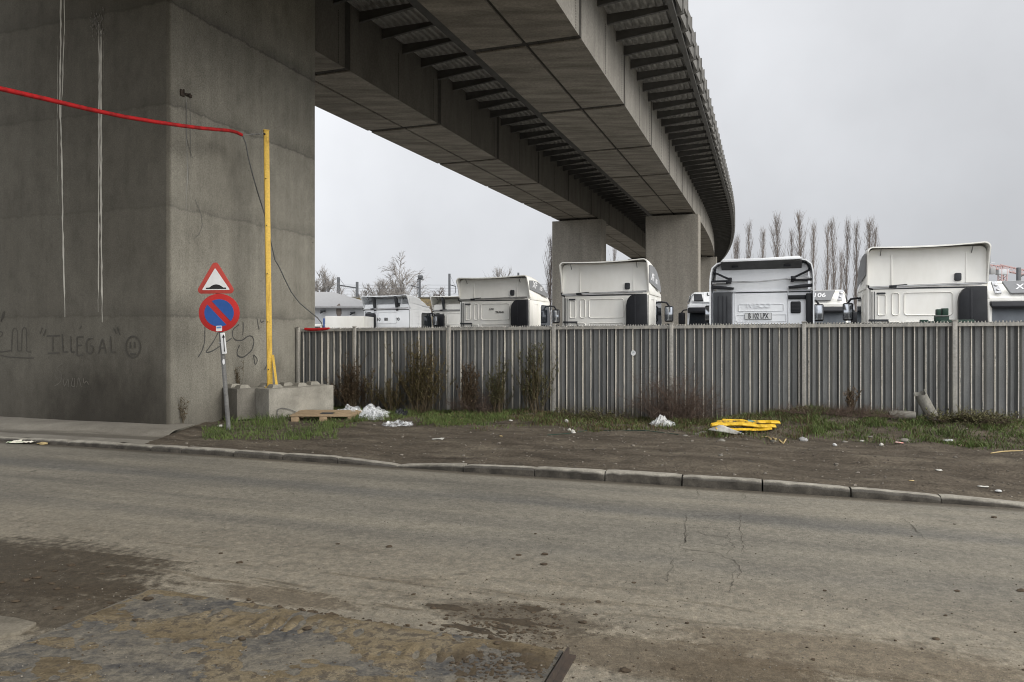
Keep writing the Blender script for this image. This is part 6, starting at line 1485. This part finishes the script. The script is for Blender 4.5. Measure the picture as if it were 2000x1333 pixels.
obj('upper_flange', bentbar([(1412, 823.5), (1430, 824), (1450, 824), (1463, 826), (1482, 826), (1500, 826), (1524, 827)], .09, .03, .1), M['yplast'], rt, smooth=False)
obj('lower_flange', bentbar([(1390, 832), (1402, 830), (1420, 830.5), (1440, 830), (1460, 831), (1482, 834), (1505, 834.5), (1516, 834)], .08, .034, 0), M['yplast'], rt, smooth=False)
obj('bottom_flange', bentbar([(1398, 838), (1420, 840), (1445, 840.5), (1470, 841), (1495, 840.5), (1508, 839)], .05, .02, -.02), M['yplast'], rt, smooth=False)
mb = bentbar([(1400, 829), (1425, 828.5), (1446, 829), (1462, 831), (1478, 831)], .015, .075, .075); obj('torn_web', mb, nmat('dirty_yellow', (.42, .26, .02), (.07, .05, .02), 11, .7, lo=.38, hi=.5), rt, smooth=False)
mb = bentbar([(1478, 834), (1492, 836), (1512, 836.5)], .015, .05, .05); obj('torn_web', mb, nmat('dark_web_yellow', (.12, .08, .02), (.04, .03, .015), 11, .7), rt, smooth=False)  # web coloured dark in the gap between the flanges
mb = bentbar([(1461, 824.5), (1474, 827.5)], .003, .04, .09); obj('green_patch', mb, M['teal'], rt, smooth=False)
mb = MB()
for q_ in ([(1506, 840), (1500, 846), (1488, 853)], [(1515, 841), (1510, 848), (1517, 855), (1512, 860)], [(1522, 836), (1530, 844), (1535, 850)]): mb.tube([GV(x, y+3)+Vector((0, 0, .05 if k == 0 else .015)) for k, (x, y) in enumerate(q_)], .012, 5)
tag(obj('straw_stalks', mb, M['straw'], origin=G(1512, 850)), 'pale dry stalks sticking out at the right end of the yellow panel', 'stalks')
# torn white bucket beside it
c = GV(1424, 851); mb = MB(); rows = []
for k in range(15):
    t = .25+2.5*k/14; q_ = 1+.1*math.sin(t*5); rows.append([c+Vector((-.16+.16*math.cos(t)*q_, .05, .02+.15*math.sin(t)*q_)), c+Vector((.02+.12*math.cos(t), -.02, .015+.09*math.sin(t)*q_)), c+Vector((.17+.07*math.cos(t), -.04, .005+.045*math.sin(t)*q_))])
mb.grid(rows); o_ = obj('torn_bucket', mb, M['paper'], origin=c); o_.modifiers.new('thickness', 'SOLIDIFY').thickness = .006; tag(o_, 'torn white plastic tub in front of the yellow panel', 'litter')
# broken pipe, log and stones by the right fence
c = fpt(1828, 822, .5); c.z = verge_z(c.x, c.y)-.03; d = (P(1794, 764, c.y+.2)-c).normalized(); rt = thing('broken_pipe', 'broken grey cement pipe leaning against the fence at right', 'pipe', c)
M['cement'] = nmat('old_cement_pipe', (.24, .23, .2), (.12, .115, .1), 6, .9, bmp=.3, fine=50)
def pipe(mb, c, d, L, r, th, n=20, seed=0):
    u = d.orthogonal().normalized(); w_ = d.cross(u); ro, ri = [], []
    for s_ in (0, .5, .85, 1.0):
        a, b2 = [], []
        for k in range(n):
            t = 2*PI*k/n; e = u*math.cos(t)+w_*math.sin(t); top = L*s_+(mnoise.noise(Vector((math.cos(t)*1.2, math.sin(t)*1.2, seed)))*.1+e.y*.05 if s_ == 1 else 0); a.append(c+d*top+e*r); b2.append(c+d*top+e*(r-th))
        a.append(a[0]); b2.append(b2[0]); ro.append(a); ri.append(b2)
    mb.grid(ro); mb.grid(ri); mb.grid([ro[-1], ri[-1]]); mb.grid([ro[0], ri[0]])
mb = MB(); pipe(mb, c, d, (P(1797, 768, c.y+.2)-c).length, .09, .012, seed=3); obj('pipe_wall', mb, M['cement'], rt)
def rock(name, px, py, rx, ry, rz, label, seed, mat='soilstone', up=.3, d=None, cat='stone', group=None):
    if d is None: c = GV(px, py)
    else: c = fpt(px, py, d); c.z = verge_z(c.x, c.y)
    mb = MB(); rx *= .62 if group else 1; ry *= .62 if group else 1; rz *= .62 if group else 1; mb.ell((0, 0, rz*up), rx, ry, rz, 14, 10); mb.v = [v*(1+.35*mnoise.noise(v*(1.6/max(rx, .03))*.6+Vector((seed, 0, 0)))) for v in mb.v]; mb.v = [v+c for v in mb.v]
    tag(obj(name, mb, M[mat], origin=c, angle=30), label, cat, group)
c = fpt(1762, 808, .45); c.z = verge_z(c.x, c.y)+.07; mb = MB(); mb.tube([c-FD*.19, c-FD*.1, c+FD*.1, c+FD*.19], [.07, .085, .083, .075], 12); tag(obj('concrete_log', mb, M['soilstone'], origin=c), 'short concrete cylinder lying left of the broken pipe', 'concrete piece')
for i, (px, py, s_, lb) in enumerate(((1372, 848, .09, 'dark stone left of the torn tub'), (1360, 850, .06, 'small stone beside the dark stone'), (1410, 862, .07, 'pale stone on the dirt below the torn tub'), (1338, 852, .05, 'small grey stone at the grass edge'), (1510, 863, .06, 'flat pale stone below the dry stalks'), (1766, 862, .09, 'pale oval stone in the grass at right'), (1650, 858, .05, 'small stone at the right grass edge'), (1700, 830, .05, 'pinkish stone in the scrub'), (487, 838, .05, 'small dark stone by the signpost'), (430, 835, .07, 'white lump behind the signpost'), (1408, 890, .035, 'dark clod alone on the dirt strip'))):
    rock('stone', px, py, s_*1.3, s_, s_*.6, lb, i+11, 'paper' if 'white' in lb else 'soilstone', group='stones on the verge')
lit = [(1120, 846, .07, .035, 'paper', 'crushed cream carton on the dirt below the central post', 2.4), (1112, 839, .05, .03, 'paper', 'white crushed cup beside the cream carton', 2.2), (1108, 826, .07, .05, 'paper', 'crumpled white paper at the fence foot by the central post', 1), (1186, 827, .04, .03, 'teal', 'mint green scrap in the grass', 0), (998, 823, .05, .03, 'paper', 'white and red litter in the grass left of the centre', 0), (1074, 822, .03, .02, 'paper', 'tiny white scrap at the fence foot', 0),
       (1722, 850, .06, .04, 'paper', 'crushed can in the grass right of the scrub', 1), (1757, 867, .09, .03, 'dirtyred', 'red and white wrapper on the grass edge', 0), (1682, 862, .06, .02, 'paper', 'flat pale wrapper at the grass edge', 0), (1570, 858, .1, .05, 'galv', 'bent grey plastic piece right of the dry stalks', 1), (1632, 847, .05, .03, 'film', 'clear crushed cup in the scrub', 1), (1880, 860, .08, .04, 'dirtyred', 'reddish wrapper on the right mound', 0), (1852, 856, .1, .05, 'film', 'crumpled clear wrapper on the right mound', 0),
       (1835, 922, .07, .03, 'paper', 'white flattened scrap on the muddy strip', 0), (1918, 952, .1, .03, 'paper', 'long pale scrap on the mud near the kerb at right', 0), (1950, 962, .06, .03, 'film', 'shiny wrapper on the mud near the kerb at right', 0), (1780, 940, .05, .02, 'straw', 'brown leaf-like scrap on the mud', 0), (980, 853, .05, .02, 'straw', 'tan scrap on the dirt', 0), (1395, 847, .06, .03, 'dirtyred', 'red and white cup by the torn tub', 1), (1447, 846, .05, .04, 'signblue', 'blue and white scrap right of the torn tub', 0), (905, 903, .03, .015, 'paper', 'tiny white scrap near the kerb', 0)]
for i, (px, py, w_, h_, mt, lb, z_) in enumerate(lit):
    c = GV(px, py)
    mb = MB(); mb.ell((0, 0, h_*.35), w_*.62, w_*.4, h_*(.4+.3*z_), 12, 8); mb.v = [v*(1+.7*mnoise.noise(v*22+Vector((i*3, 0, 0)))) for v in mb.v]; mb.v = [v+c for v in mb.v]
    tag(obj('litter', mb, M[mt], origin=c, smooth=False), lb, 'litter', 'litter on the verge')
mb = MB(); q_ = [G(x, y, .015) for x, y in ((1069, 851), (1110, 848), (1150, 840), (1190, 842), (1260, 845), (1325, 850))]; q_ = [GV(*w_)+Vector((0, 0, .008)) for w_ in ((1069, 851), (1110, 848), (1150, 840), (1190, 842), (1260, 845), (1325, 850))]; mb.tube(q_, .006, 6); tag(obj('garden_hose', mb, M['dgreen'], origin=q_[0]), 'thin dark teal hose lying along the grass edge in the middle', 'hose')
mb = MB(); q_ = [G(x, y, 0) for x, y in ((1935, 900), (1955, 893), (1975, 892), (1998, 890))]; q_ = [Vector((p.x, p.y, verge_z(p.x, p.y)+.014)) for p in q_]; mb.tube(q_, [.006, .009, .008, .005], 5); tag(obj('fallen_twig', mb, M['straw'], origin=q_[0]), 'pale fallen twig on the mud at the right edge', 'twig')
# newspaper in the gutter at left
c = G(46, 866, ROADZ); mb = MB(); rows = []
for j in range(7):
    rows.append([c+Vector((-.22+.44*i/12, -.1+.2*j/6, .012+.05*abs(mnoise.noise(Vector((i*.45, j*.5, 3))))+.02*abs(mnoise.noise(Vector((i*1.3, j*1.3, 8)))))) for i in range(13)])
mb.grid(rows); o_ = obj('newspaper', mb, nmat('printed_paper', (.6, .57, .5), (.3, .42, .25), 16, .8, lo=.35, hi=.5), origin=c, smooth=False); tag(o_, 'crumpled newspaper in the gutter at the far left', 'newspaper'); o_.modifiers.new('thickness', 'SOLIDIFY').thickness = .002
c = G(84, 869, ROADZ); mb = MB(); mb.ell(c+Vector((0, 0, .02)), .09, .05, .022, 10, 6, .2, R); tag(obj('litter', mb, M['straw'], origin=c, smooth=False), 'small tan scrap beside the newspaper in the gutter', 'litter', 'litter on the verge')
